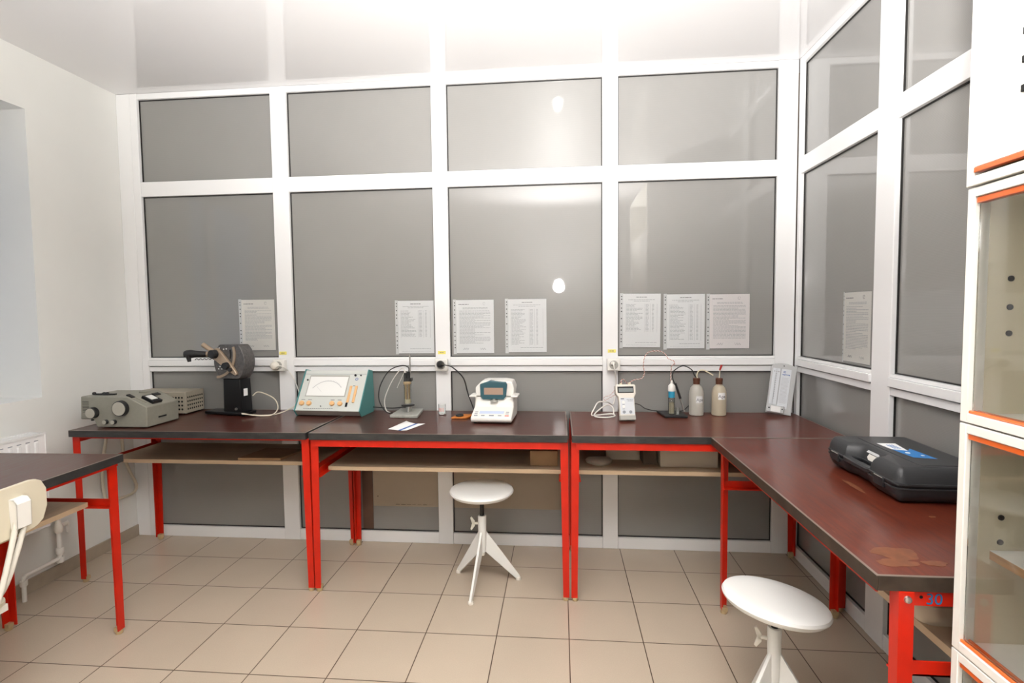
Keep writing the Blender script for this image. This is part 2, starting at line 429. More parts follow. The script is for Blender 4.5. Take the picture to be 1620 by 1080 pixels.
# ------------------------------------------------------------ tables
def make_table(label, loc, rz, L=1.22, D=.585, H=.785, top='brown_laminate', edge='edge_steel', rail=.034, railset=.004, shelf_set=.13, tt=.033, shelf_label=None, group='red-legged laboratory tables', shelf_x=(.055, .055), shelf_d=None, leg_w=(.037, .028), inset=.024):
    t = thing('laboratory_table', label, 'table', loc, rz, group)
    y0, y1, x0, x1 = -D/2, D/2, -L/2, L/2
    tp = MB().box(x0+.005, x1-.005, y0+.005, y1-.005, H-tt+.003, H-.001).build('tabletop', top, t)
    e = MB()
    e.box(x0, x1, y0, y0+.0045, H-tt, H-.0012).box(x0, x1, y1-.0045, y1, H-tt, H-.0012).box(x0, x0+.0045, y0+.0045, y1-.0045, H-tt, H-.0012).box(x1-.0045, x1, y0+.0045, y1-.0045, H-tt, H-.0012)
    e.build('edge_band', edge, t, bevel=.001)
    e = MB(); q = .006
    e.box(x0, x1, y0, y0+q, H-.0012, H).box(x0, x1, y1-q, y1, H-.0012, H).box(x0, x0+q, y0+q, y1-q, H-.0012, H).box(x1-q, x1, y0+q, y1-q, H-.0012, H)
    e.build('edge_lip', 'edge_lip', tp)
    # legs: tapering angle iron
    for sx in (-1, 1):
        for sy in (-1, 1):
            cx, cy = (x1+.003)*sx, (y1-inset)*sy
            m = MB(); (wt, wb), th = leg_w, .005
            def ring(w_, z, ox, oy):
                pts = [(0, 0), (w_, 0), (w_, th), (th, th), (th, w_), (0, w_)]
                return [(cx-sx*(p[0]+ox), cy-sy*(p[1]+oy), z) for p in pts]
            a = ring(wb, .016, -.002, .004); b = ring(wt, H-tt, 0, 0)
            m.add(a+b, [(0, 1, 2, 3), (0, 3, 4, 5), (6, 9, 8, 7), (6, 11, 10, 9)] + [(i, (i+1) % 6, (i+1) % 6+6, i+6) for i in range(6)])
            lg = m.build('leg', 'red_paint', t, smooth=False)
            fx, fy = cx-sx*.015, cy-sy*.015
            MB().lathe([(.013, 0), (.0145, .003), (.0135, .016)], 16, Matrix.Translation((fx, fy, 0))).build('foot', 'brass_foot', lg)
            MB().box(min(cx-sx*.0045, cx-sx*.028), max(cx-sx*.0045, cx-sx*.028), min(cy-sy*.0045, cy-sy*.028), max(cy-sy*.0045, cy-sy*.028), .012, .03).build('foot_plug', 'brass_foot', lg)
    # rails under the top
    r = MB(); zt = H-tt
    r.box(x0+.02, x1-.02, y0+railset+.006, y0+railset+.011, zt-rail, zt).box(x0+.02, x1-.02, y0+railset+.011, y0+railset+.03, zt-.005, zt)
    r.box(x0+.02, x1-.02, y1-.02, y1-.015, zt-.034, zt)
    r.build('front_rail', 'red_paint', t)
    for sx in (-1, 1):
        r = MB(); a, b = sorted((sx*(x1-.009), sx*(x1-.014)))
        r.box(a, b, y0+inset+.004, y1-inset-.004, zt-.034, zt)
        r.build('end_rail', 'red_paint', t)
        r = MB(); a, b = sorted((sx*(x1-.009), sx*(x1-.013))); zz = H-.205
        r.box(a, b, y0+inset+.005, y1-inset-.005, zz-.016, zz+.016)
        a, b = sorted((sx*(x1-.009), sx*(x1-.040))); r.box(a, b, y0+inset+.005, y1-inset-.005, zz-.016, zz-.012)
        r.build('shelf_bracket', 'red_paint', t)
    zz = H-.205-.012
    MB().box(x0+.016+shelf_x[0]-.04, x1-.016-shelf_x[1]+.04, y0+shelf_set, (y1-.03) if shelf_d is None else y0+shelf_set+shelf_d, zz, zz+.020).build('shelf', 'beige_board', t, bevel=.001)
    return t
TZ = .785
t1 = make_table('brown-topped table holding the grey spectrophotometer, left end of the back row', (.857, -.045, 0), 0, top='brown_laminate', rail=.012, railset=.02, shelf_set=.20)
t2 = make_table('brown-topped table holding the white moisture balance, middle of the back row', (2.0925, -.047, 0), 0, L=1.218, edge='edge_steel', shelf_set=.13)
t3 = make_table('red-brown table holding the two plastic bottles, right corner of the back row', (3.320, -.048, 0), 0, L=1.198, top='red_brown_laminate', shelf_set=.13)
t4 = make_table('worn red-brown table with black carry case, standing along the right glazing', (3.622, -.957, 0), -PI/2, L=1.22, top='red_brown_laminate', edge='edge_steel_brown', rail=.012, shelf_set=.20, leg_w=(.031, .027), inset=.043)
t0 = make_table('brown-topped table at the left wall in front of the radiator', (.560, -1.300, 0), PI/2+R(1.5), L=1.22, D=.60, H=.770, top='brown_laminate', rail=.012, shelf_set=.14, leg_w=(.042, .034), inset=.034)
# blue painted figures and bolt on the end rail of the right table (local x+ end of t4 faces the viewer)
endx = .610-.009+.0002
mxt = Matrix.Translation((endx, .0, 0)) @ Matrix.Rotation(PI/2, 4, 'Z') @ Matrix.Rotation(PI/2, 4, 'X')
rail4 = [c for c in t4.children if c.name.startswith('end_rail')][-1]
text_mesh('30', .034, 'painted_number', 'number_blue', rail4, Matrix.Translation((endx+.0003, -.172, .732)) @ Matrix.Rotation(PI/2, 4, 'Z') @ Matrix.Rotation(PI/2, 4, 'X'))
MB().lathe([(.008, 0), (.007, .004), (.003, .006)], 16, Matrix.Translation((.6132, -.232, .737)) @ Matrix.Rotation(PI/2, 4, 'Y')).build('bolt', 'steel', rail4)
MB().lathe([(.0035, 0), (.0035, .0006)], 12, Matrix.Translation((endx, -.198, .737)) @ Matrix.Rotation(PI/2, 4, 'Y')).build('bolt_hole', 'hole_dark', rail4)
# worn patches on the right table top (local coords of t4: x runs away from viewer negative)
tp4 = [c for c in t4.children if c.name.startswith('tabletop')][0]
BZ_ = [TZ-.001]
def blob(cx, cy, rx, ry, name, parent, m, seed):
    BZ_[0] += .0002; z = BZ_[0]
    random.seed(seed); n = 28; out = []
    ph = [random.uniform(0, 6) for _ in range(3)]
    for k in range(n):
        a = 2*PI*k/n; q = 1+.10*math.sin(3*a+ph[0])+.07*math.sin(5*a+ph[1])+.04*math.sin(8*a+ph[2])
        out.append((cx+rx*q*math.cos(a), cy+ry*q*math.sin(a)))
    return MB().prism(out, 'z', TZ-.0015, z+.0001).build(name, m, parent)
blob(.500, -.190, .034, .048, 'worn_stain', tp4, 'worn_patch', 3)
blob(.548, -.215, .018, .044, 'worn_stain', tp4, 'worn_patch', 5)
blob(.545, -.135, .013, .026, 'worn_stain', tp4, 'worn_patch', 8)
blob(.02, -.03, .060, .009, 'worn_stain', tp4, 'worn_patch', 9)
blob(.27, .04, .005, .008, 'worn_stain', tp4, 'worn_patch', 12)

# things on the shelves under the tables
SZ = .785-.205-.012+.0205
def simple(mb, name, m, label, cat, bevel=0, group=None):
    return tag(mb.build(name, m, bevel=bevel), label, cat, group)
mb = MB().prism([(.99, -.130), (1.22, -.125), (1.26, .06), (1.03, .08)], 'z', SZ, SZ+.012)
simple(mb, 'cardboard_sheet', 'cardboard', 'brown cardboard folder lying on the shelf under the left back table', 'cardboard')
mb = MB().box(2.52, 2.655, -.15, .10, SZ, SZ+.075)
simple(mb, 'cardboard_box', 'cardboard', 'small brown cardboard box on the shelf under the middle back table', 'box', bevel=.002)
mb = MB().rings([(2.86+.065*math.cos(a)*(1+.1*math.sin(3*a)), -.08+.055*math.sin(a)*(1+.1*math.cos(4*a))) for a in [2*PI*k/24 for k in range(24)]], [(SZ, .004), (SZ+.012, 0), (SZ+.024, .012), (SZ+.030, .035)])
simple(mb, 'plastic_bag', 'pale_box', 'crumpled pale bag on the shelf under the corner table', 'bag')
mb = MB().box(2.90, 3.07, -.02, .10, SZ, SZ+.055)
simple(mb, 'paper_box', 'pale_box', 'pale flat box at the back of the shelf under the corner table', 'box', bevel=.001)
mb = MB().box(3.075, 3.14, -.10, .10, SZ, SZ+.07)
simple(mb, 'dark_box', 'dark_card', 'dark brown box between two pale boxes under the corner table', 'box', bevel=.001)
mb = MB().box(3.150, 3.42, -.14, .10, SZ, SZ+.088)
simple(mb, 'storage_box', 'pale_box', 'long pale beige box on the shelf under the corner table', 'box', bevel=.002)
mb = MB().rings(rrect(3.52, 3.68, -1.42, -1.27, .04), [(SZ, .01), (SZ+.02, 0), (SZ+.05, .0), (SZ+.06, .02)])
simple(mb, 'plastic_tray', 'pale_box', 'pale rounded tray on the shelf under the right table', 'tray')

# ------------------------------------------------------------ stools
def make_stool(label, loc, seat_z, legdeg, tilt=(0, 0), knobdeg=170, seat_r=.157):
    t = thing('stool', label, 'stool', loc, 0, 'white round laboratory stools')
    mx = Matrix.Translation((0, 0, seat_z-.012)) @ Euler((R(tilt[0]), R(tilt[1]), 0)).to_matrix().to_4x4()
    r = seat_r
    MB().lathe([(.0, -.018), (r-.03, -.018), (r-.012, -.015), (r-.003, -.006), (r, .001), (r-.004, .009), (r-.015, .013), (r-.05, .014), (0, .014)], 64, mx).build('seat', 'white_paint_metal', t)
    MB().cyl((0, 0, seat_z-.075), (0, 0, seat_z-.028), .0155).build('collar', 'cream_metal', t)
    MB().cyl((0, 0, .30), (0, 0, seat_z-.070), .0105).build('spindle', 'black_metal', t)
    h = MB().lathe([(.012, .165), (.0165, .168), (.0165, .185), (.019, .20), (.021, .345), (.019, .350), (.0, .350)], 24)
    h = h.build('hub_tube', 'white_paint_metal', t)
    MB().lathe([(.0105, .150), (.0125, .153), (.0125, .166)], 16).build('hub_cap', 'cream_metal', t)
    for d in legdeg:
        q = Matrix.Rotation(R(d), 4, 'Z')
        m = MB()
        # fin: profile in xz with folded thickness
        m.prism([(.016, .165), (.165, .012), (.190, .010), (.188, .022), (.016, .275)], 'y', -.006, .006, q)
        lg = m.build('leg', 'white_paint_metal', t, bevel=.002)
        MB().lathe([(.013, .0), (.014, .004), (.012, .012), (.004, .018)], 16, Matrix.Translation((.182*math.cos(R(d)), .182*math.sin(R(d)), 0))).build('foot', 'cream_plastic', lg)
    q = Matrix.Rotation(R(knobdeg), 4, 'Z')
    m = MB().cyl(q @ Vector((.018, 0, .31)), q @ Vector((.040, 0, .31)), .006)
    for dz in (-1, 1):
        m.prism([(.036, .31-.010*dz), (.036, .31+.012*dz), (.052, .31+.034*dz), (.058, .31+.028*dz), (.048, .31-.006*dz)][::dz], 'y', -.004, .004, q)
    m.build('wing_knob', 'cream_metal', t, bevel=.001)
    return t
make_stool('white round stool under the middle back table', (2.283, -.19, 0), .484, (-100, 20, 142), knobdeg=185)
make_stool('white round stool with tilted seat beside the right table', (3.335, -1.04, 0), .445, (-150, -30, 90), tilt=(-3, 7), knobdeg=165)

# ------------------------------------------------------------ chair
def make_chair(loc, rz):
    t = thing('chair', 'cream plywood chair with white tube frame at the left table', 'chair', loc, rz)
    # local: backrest plane normal +x (outer side), y along the backrest; seat towards -x
    m = MB(); ny = 28; vs_ = []; fs = []; BW = .262
    for k in range(ny+1):
        y = -BW+2*BW*k/ny; d = BW-abs(y); r = .065
        e = r-math.sqrt(max(0, r*r-(r-min(d, r))**2)) if d < r else 0
        xo = -.014*(y/BW)**2
        for off, z in ((-.006, .662+e*.9), (-.006, .822-e*.7), (.006, .822-e*.7), (.006, .662+e*.9)): vs_.append((xo+off, y, z))
    for k in range(ny): fs += [(k*4+i, k*4+(i+1) % 4, (k+1)*4+(i+1) % 4, (k+1)*4+i) for i in range(4)]
    fs += [(3, 2, 1, 0), tuple(ny*4+i for i in range(4))]
    m.add(vs_, fs); m.build('backrest', 'chair_ply', t, bevel=.002)
    MB().rings(rrect(-.46, -.035, -.165, .165, .06, 6), [(.442, .004), (.446, 0), (.456, 0), (.461, .005)]).build('seat', 'chair_ply', t)
    for sy in (-1, 1):
        y = .150*sy
        b = MB(); pf = [(.004, .690), (.026, .690), (.028, .768), (.018, .782), (-.008, .784), (.0, .775)]
        b.prism(pf, 'y', y-.024, y-.020).prism(pf, 'y', y+.020, y+.024)
        b.prism([(.022, .690), (.026, .690), (.028, .768), (.018, .782), (-.008, .784), (-.008, .780), (.015, .777), (.0245, .766)], 'y', y-.024, y+.024)
        b.build('back_bracket', 'white_plastic', t, bevel=.0015)
        for k, dy in enumerate((-.014, .014)):
            MB().tube([(.014, y+dy, .74), (.013, y+dy-.008*sy, .68), (.0 - .015*k, y+dy-.045*sy, .52), (-.02-.05*k, y+dy-.065*sy, .43)], .0078, n=12).build('back_tube', 'cream_metal', t)
        MB().tube([(-.06, .10*sy, .43), (-.07, .10*sy, .25), (-.08, .10*sy, .012)], .011, n=12).build('leg', 'cream_metal', t)
        MB().tube([(-.40, .12*sy, .43), (-.415, .115*sy, .25), (-.432, .10*sy, .012)], .011, n=12).build('leg', 'cream_metal', t)
    for x in (-.06, -.40): MB().box(x-.012, x+.012, -.15, .15, .420, .4415).build('seat_rail', 'cream_metal', t)
    for x in (-.080, -.432):
        for y in (-.101, .101): MB().cyl((x, y, 0), (x, y, .02), .014, .0125).build('leg_tip', 'grey_plastic', t)
    return t
make_chair((.975, -1.385, 0), R(2))

# ------------------------------------------------------------ radiator and pipes
def radiator():
    t = thing('radiator', 'white panel radiator on the left wall under the window niche', 'radiator', (WL, 0, 0))
    y0, y1 = -1.5, -.39; z0, z1 = .325, .785
    m = MB(); m.box(.09, .104, y0, y1, z0, z1)
    k = y1-.035
    while k > y0+.05:
        m.prism([(.104, k-.011), (.109, k-.006), (.109, k-.018), (.104, k-.024)], 'z', z0+.035, z1-.035); k -= .04
    m.build('front_panel', 'upvc', t, bevel=.002)
    for i in range(7):
        k = y1-.045-.04*i
        MB().box(.1035, .1048, k-.012, k+.008, z1-.030, z1-.026).build('panel_slot', 'key_grey', t)
    MB().box(.03, .044, y0, y1, z0, z1).build('rear_panel', 'upvc', t, bevel=.002)
    m = MB()
    m.box(.026, .030, y0, y1, z1-.006, z1+.004).box(.104, .108, y0, y1, z1-.006, z1+.004)
    k = y1-.006
    while k > y0: m.box(.03, .104, k-.004, k, z1-.002, z1+.003); k -= .014
    m.build('top_grille', 'upvc', t)
    MB().box(.028, .106, y1-.003, y1, z0+.01, z1+.002).build('end_cover', 'upvc', t)
    return t
radiator()
def pipework():
    t = thing('radiator_pipe', 'cream painted heating pipe with valve below the radiator', 'pipe', (.135, -.31, 0))
    m = MB().tube([(0, 0, .33), (0, 0, .14)], .011, n=14, smooth=0)
    m.tube([(0, 0, .14), (0, -.004, .128), (0, -.015, .122), (0, -.160, .120), (0, -.178, .115), (0, -.186, .10), (0, -.187, .0)], .0095, n=14, smooth=2)
    m.build('pipe', 'white_plastic', t)
    m = MB().lathe([(.015, 0), (.017, .004), (.017, .028), (.015, .032)], 16, Matrix.Translation((0, 0, .145))).lathe([(.013, 0), (.016, .004), (.016, .02), (.014, .03)], 16, Matrix.Translation((0, 0, .10)))
    m.lathe([(.013, 0), (.015, .004), (.015, .026)], 16, Matrix.Translation((0, -.187, .075)))
    m.build('pipe_joint', 'white_plastic', t)
    m = MB().lathe([(.014, 0), (.019, .008), (.020, .03), (.014, .045), (.012, .06)], 16, Matrix.Translation((0, 0, .255)))
    m.cyl((0, 0, .285), (0, .045, .285), .012, .010).cyl((0, 0, .325), (0, 0, .352), .017, .015).cyl((0, -.02, .337), (-.02, -.085, .345), .010)
    m.build('valve', 'cream_plastic', t)
    MB().prism([(-.006, -.03), (.006, -.034), (.010, .02), (.0, .03), (-.01, .02)], 'y', .045, .053, Matrix.Translation((0, 0, .27))).build('valve_handle', 'white_plastic', t, bevel=.002)
pipework()
def cable(name, pts, r, m, label, cat='cable', smooth=6, group=None, n=8):
    return simple(MB().tube(pts, r, n=n, smooth=smooth), name, m, label, cat, group=group)
cable('rubber_hose', [(.105, .05, .75), (.103, .03, .65), (.10, .00, .50), (.10, .00, .36), (.10, .03, .295), (.10, .13, .280), (.10, .21, .285), (.10, .225, .33), (.10, .18, .43), (.10, .145, .55), (.10, .14, .75)], .0085, 'cable_cream', 'cream rubber hose looping down beside the left wall', 'hose', n=10)

cable('sagging_cord', [(2.17, .05, .5655), (2.20, .04, .556), (2.235, .04, .550), (2.265, .04, .556), (2.29, .05, .5655)], .003, 'cable_black', 'short black cord sagging under the shelf behind the stool', 'cord')
# ------------------------------------------------------------ right cabinet
def cabinet():
    CX, CY0, CY1 = 3.455, -2.75, -1.603
    t = thing('display_cabinet', 'tall white modular cabinet with orange sliding door tracks at the right', 'cabinet', (CX, CY1, 0))
    D = WR-CX-.004; W = CY1-CY0
    zs = [0, .205, .662, 1.120, 1.573, 2.05, 2.50]
    for i in range(len(zs)-1):
        z0, z1 = zs[i]+.0015, zs[i+1]-.0015
        off = -.004 if i >= 4 else 0
        b = MB(); T_ = .018
        b.box(off, D, -T_, 0, z0, z1).box(off, D, -W, -W+T_, z0, z1).box(off, D, -W+T_, -T_, z0, z0+T_).box(off, D, -W+T_, -T_, z1-T_, z1)
        b.box(D-.006, D, -W+T_, -T_, z0+T_, z1-T_)
        unit = b.build('cabinet_unit', 'cabinet_white', t, bevel=.0015)
        if i >= 1:
            # inner linings
            l = MB().box(.03, D-.007, -T_-.001, -T_-.0002, z0+T_, z1-T_).box(D-.008, D-.0065, -W+T_, -T_-.001, z0+T_, z1-T_)
            l.build('inner_lining', 'cabinet_inner', unit)
        if i in (1, 2, 3):
            for k in range(3):
                MB().tube([(.006+.0085*k, -T_, z0+T_+.003), (.006+.0085*k, -W+T_, z0+T_+.003)], .0032, n=8, smooth=0).build('lower_track', 'rail_orange', unit)
            MB().box(.003, .022, -W+T_, -T_-.0, z1-T_-.012, z1-T_-.0002).build('upper_track', 'rail_orange', unit, bevel=.002)
            g = MB().box(.008, .012, -W*.55, -T_-.002, z0+T_+.007, z1-T_-.013).build('sliding_glass', 'clear_plastic', unit)
            MB().box(.008+.0085, .012+.0085, -W+T_, -W*.48, z0+T_+.007, z1-T_-.013).build('sliding_glass', 'clear_plastic', unit)
            h = MB()
            zc = [(.277, .223, .173)] if i == 3 else [(.272, .223)]
            for dz in zc[0]: h.cyl((.070, -T_-.0030, z0+dz), (.070, -T_-.0005, z0+dz), .0055)
            h.build('peg_hole', 'hole_dark', unit)
            if i == 2:
                MB().box(.050, D-.01, -W+T_+.001, -T_-.004, z0+.190, z0+.206).build('shelf_board', 'ply_edge', unit)
                MB().box(.0505, D-.01, -W+T_+.0015, -T_-.0045, z0+.2062, z0+.2075).build('shelf_surface', 'cabinet_white', unit)
        if i == 4:
            MB().box(.001+off, .016, -W+T_+.001, -T_-.001, z0+.034, z1-.022).build('door_panel', 'cabinet_white', unit, bevel=.001)
            MB().box(off-.001, .008, -W+T_, -T_-.001, z0+.024, z0+.033).build('lower_track', 'rail_orange', unit, bevel=.001)
            h = MB()
            for zz in (1.713, 1.761, 1.808):
                h.box(off-.003, .001, -.135, -.118, zz-.006, zz+.006)
            h.build('hinge', 'hole_dark', unit, bevel=.001)
cabinet()

# ------------------------------------------------------------ sockets, tags
def socket(loc, label):
    t = thing('wall_socket', label, 'socket', loc, 0, 'sockets on the window frame')
    MB().box(-.036, .036, -.034, 0, -.034, .034).build('housing', 'white_plastic', t, bevel=.006, seg=3)
    MB().lathe([(.022, 0), (.024, .002), (.021, .003), (.020, .0025)], 24, Matrix.Translation((0, -.034, 0)) @ Matrix.Rotation(PI/2, 4, 'X')).build('socket_ring', 'grey_plastic', t)
    return t
YF = YB-.0055
socket((1.043, YF-.011, 1.050), 'white wall socket with round cream plug, above the left back table')
socket((2.002, YF-.011, 1.050), 'white wall socket with black plug, above the middle back table')
socket((2.962, YF-.011, 1.050), 'white wall socket with slim white plug, above the corner table')
# back plates bridge the protruding rail
def sock_tag(x, z, label):
    t = thing('yellow_sticker', label, 'sticker', (x, YF, z), 0, 'yellow voltage stickers')
    MB().box(-.022, .022, -.0012, 0, -.009, .009).build('sticker', 'yellow_tag', t)
    m = MB()
    for k in range(4): m.box(-.012+k*.006, -.009+k*.006, -.0016, -.0012, -.003, .003)
    m.build('print', 'ink', t)
sock_tag(1.050, 1.119, 'yellow sticker above the socket with the cream plug')
sock_tag(1.998, 1.118, 'yellow sticker above the socket with the black plug')
sock_tag(2.956, 1.123, 'yellow sticker above the socket with the slim white plug')

def plug_cable(name, label, loc, head, cord, m, mc, r=.0035):
    t = thing(name, label, 'plug', loc)
    L = Vector(loc)
    mxp = Matrix.Rotation(PI/2, 4, 'X')
    MB().lathe(head, 24, mxp).build('plug_head', m, t)
    MB().tube([Vector(p)-L for p in cord], r, n=8).build('cord', mc, t)
    return t
PY = YF-.011-.038
plug_cable('plug', 'round cream mains plug with thin white cord, left socket', (1.030, PY, 1.050), [(.020, 0), (.024, .004), (.024, .016), (.020, .026), (.012, .032), (0, .033)],
           [(1.045, PY-.02, 1.045), (1.075, .185, 1.048), (1.101, .22, 1.011), (1.132, .225, .951), (1.150, .228, .892), (1.160, .226, .84)], 'cream_plastic', 'cable_white', .0028)
plug_cable('plug', 'black mains plug with black cord running down to the balance', (2.000, PY, 1.056), [(.018, 0), (.021, .003), (.021, .014), (.015, .028), (.009, .034), (0, .035)],
           [(2.004, PY-.03, 1.056), (2.037, .165, 1.054), (2.075, .175, 1.040), (2.129, .20, .977), (2.152, .205, .892), (2.180, .18, .83), (2.20, .13, .80)], 'cable_black', 'cable_black', .0035)
plug_cable('plug', 'slim white mains plug with white cord falling to a coil on the corner table', (2.957, PY, 1.058), [(.010, 0), (.012, .003), (.011, .014), (.007, .02), (0, .021)],
           [(2.957, PY-.018, 1.060), (2.963, PY-.022, 1.03), (2.972, .200, .985), (2.975, .218, .93), (2.968, .21, .87), (2.953, .18, .835), (2.923, .15, .854), (2.873, .12, .859), (2.848, .09, .83), (2.833, .07, .800), (2.865, .09, .795), (2.941, .1, .800), (2.952, .07, .794), (2.904, .05, .790),
            (2.846, .06, .797), (2.882, .1, .828), (2.924, .13, .843), (2.95, .12, .828), (2.951, .1, .796)], 'white_plastic', 'cable_white', .0036)

# ------------------------------------------------------------ paper sheets
def sheet(x0, x1, z0, z1, label, style, paper='paper', right=False, tilt=0):
    W_, H_ = x1-x0, z1-z0
    rz = 0 if not right else -PI/2
    loc = ((x0+x1)/2, .2735, z0) if not right else (WR+.0235, (x0+x1)/2, z0)
    t = thing('sleeved_notice', label, 'paper notice', loc, 0 if not right else -PI/2, 'notices in clear sleeves on the panes')
    if right: W_ = abs(W_)
    t.rotation_euler = (0, R(tilt), rz)
    s = .018 if not right else .008
    MB().box(-W_/2+s, W_/2-.002, -.0012, -.0006, .006, H_-.003).build('paper_sheet', paper, t, smooth=False)
    st = MB().box(-W_/2, -W_/2+s, -.0014, -.0006, 0, H_).build('punched_strip', 'sleeve_strip', t, smooth=False)
    m = MB()
    for k in (.06, .11, .19, .27, .33, .46, .60, .67, .75, .83, .88):
        m.box(-W_/2+s*.35, -W_/2+s*.65, -.0018, -.0014, H_*(1-k)-.003, H_*(1-k)+.003)
    m.build('punch_hole', 'hole_dark', st, smooth=False)
    MB().box(-W_/2+s, W_/2, -.0028, -.0024, 0, H_+.002).build('clear_sleeve', 'sleeve_film', t, smooth=False)
    random.seed(int(abs(x0)*1000)); m = MB(); m2 = MB()
    a, b = -W_/2+s+.018, W_/2-.022
    def line(mm, u0, u1, z, h=.0022):
        u = u0
        while u < u1-.003:
            e = min(u1, u+random.uniform(.006, .02)); mm.box(u, e, -.0016, -.0012, z-h/2, z+h/2); u = e+.0025
    if style == 'text':
        line(m, a-.005, a+.055, H_-.028, .003)
        for k in range(2): line(m2, a+.02, b-.015, H_-.048-.006*k)
        z = H_-.066
        while z > .060:
            line(m2, a, b - (random.choice([0, 0, 0, .04, .09]) if W_ > .15 else 0), z); z -= .0068
        # signatures
        for ux in (a+.02, (a+b)/2+.03):
            m.tube([(ux+.004*k, -.0016, .030+.006*math.sin(k*2.1+ux*50)) for k in range(9)], .0005, n=4, smooth=4)
        m.tube([(b-.035+.006*math.cos(k*.7), -.0016, H_-.025+.008*math.sin(k*.7)) for k in range(9)], .0005, n=4)
    else:
        line(m, (a+b)/2-.03, (a+b)/2+.03, H_-.022, .003); line(m2, a+.01, b-.01, H_-.036); line(m2, a+.04, b-.04, H_-.044)
        nr = 22 if style == 'table' else 30
        z = H_-.062
        for k in range(nr):
            line(m2, a, a+random.uniform(.04, .09), z); line(m2, a+.105, a+.122, z); line(m2, a+.14, a+.15, z); z -= .0070
            if z < .05: break
        for ux in (a-.003, a+.100, a+.130, b): m2.box(ux, ux+.0008, -.0016, -.0012, z, H_-.058)
        line(m2, a+.05, b, .032); line(m2, a, b, .018, .001)
    m.build('printed_heading', 'ink', t, smooth=False); m2.build('printed_text', 'ink_soft', t, smooth=False)
    return t
sheet(.772, .996, 1.129, 1.437, 'cream typed notice on the pane behind the black refractometer', 'text', 'cream_paper')
sheet(1.722, 1.951, 1.107, 1.419, 'white table-like notice on the pane above the electrode stand', 'table')
sheet(2.062, 2.298, 1.107, 1.419, 'white typed notice, nearer the black plug of the two above the balance', 'text')
sheet(2.361, 2.597, 1.111, 1.420, 'white creased notice right above the moisture balance', 'list')
sheet(3.000, 3.224, 1.136, 1.441, 'white table-like notice nearest the slim white plug, leftmost of the corner three', 'table', tilt=.6)
sheet(3.240, 3.463, 1.128, 1.435, 'white table-like notice in the middle of the corner three', 'list')
sheet(3.470, 3.700, 1.127, 1.432, 'pinkish typed notice with signatures above the two plastic bottles', 'text', 'pink_paper')
sheet(-.190, -.408, 1.103, 1.418, 'cream typed notice on the right-hand glazing above the carry case', 'text', 'cream_paper', right=True)

# ------------------------------------------------------------ spectrophotometer
def spectro():
    t = thing('spectrophotometer', 'olive grey spectrophotometer with big round knobs on the left back table', 'instrument', (.34, -.27, TZ))
    # profile in xz, extruded along y .22
    m = MB().prism([(0, .003), (.270, .003), (.272, .105), (.165, .158), (-.082, .158), (-.088, .042), (-.015, .042), (-.005, .012)], 'y', 0, .222)
    m.build('housing', 'olive_grey', t, bevel=.004)
    m = MB()
    for x, y in ((.03, .03), (.03, .19), (.24, .03), (.24, .19)): m.cyl((x, y, 0), (x, y, .006), .010)
    m.build('feet', 'black_plastic', t)
    def knob(x, z, r, L, name='knob'):
        k = MB().cyl((x, 0, z), (x, -L, z), r, r*.95, 32).build(name, 'black_plastic', t, bevel=.002)
        MB().cyl((x, -L, z), (x, -L-.002, z), r*.86, r*.84, 32).build('knob_face', 'knob_face', k)
    knob(-.012, .077, .029, .025, 'slit_knob'); knob(.140, .100, .040, .022, 'wavelength_knob'); knob(.053, .031, .012, .016); knob(.098, .031, .012, .016)
    m = MB()
    for k in range(8): m.box(-.074, -.040, -.0012, .001, .078+k*.0075, .080+k*.0075)
    m.build('vent_slot', 'hole_dark', t)
    m = MB().box(-.055, .06, .05, .062, .157, .165)
    for x in (-.05, .005, .022): m.lathe([(.006, 0), (.009, .004), (.008, .012), (0, .015)], 14, Matrix.Translation((x, .045, .16)))
    m.build('top_lever', 'black_plastic', t)
    MB().cyl((-.052, .03, .03), (-.052, .03, .042), .008, .004).build('levelling_foot', 'black_plastic', t)
    MB().box(.13, .165, .12, .16, .156, .166).build('sample_lid', 'olive_grey', t, bevel=.003)
    # things on the slope
    sl = math.atan2(.053, .107)
    q = Matrix.Translation((.165, 0, .158)) @ Matrix.Rotation(sl, 4, 'Y')
    b = MB().box(.035, .105, .055, .12, -.002, .014, q).build('meter_display', 'black_metal', t, bevel=.003)
    MB().box(.045, .085, .066, .108, .0138, .0148, q).build('display_window', 'dial_white', b)
    MB().box(.020, .040, .142, .185, -.002, .004, q).build('switch_row', 'black_metal', t)
    MB().box(-.012, .020, .012, .034, -.002, .004, q).build('dial_window', 'black_metal', t)
    MB().prism([(.03, .030), (.085, .036), (.02, .055)], 'z', -.001, .003, q).build('label_ridge', 'olive_grey', t)
    MB().box(.2715, .2728, .075, .13, .038, .045).build('name_plate', 'hole_dark', t)
spectro()
def powerbox():
    t = thing('power_supply_box', 'beige perforated metal box behind the olive grey spectrophotometer', 'box', (.235, .075, TZ))
    W_, D_, H_ = .325, .155, .128
    MB().box(0, W_, 0, D_, .006, H_).build('housing', 'power_beige', t, bevel=.003)
    m = MB()
    for x in (.02, W_-.02):
        for y in (.02, D_-.02): m.cyl((x, y, 0), (x, y, .008), .009)
    m.build('feet', 'black_plastic', t)
    m = MB()
    for i in range(8):
        for k in range(4): m.cyl((W_-.001, .018+i*.017, .030+k*.022), (W_+.0006, .018+i*.017, .030+k*.022), .0052, n=10)
    for i in range(6):
        for k in range(4): m.cyl((W_-.022-i*.018, .001, .030+k*.022), (W_-.022-i*.018, -.0006, .030+k*.022), .0058, n=10)
    m.build('vent_holes', 'hole_dark', t)
powerbox()

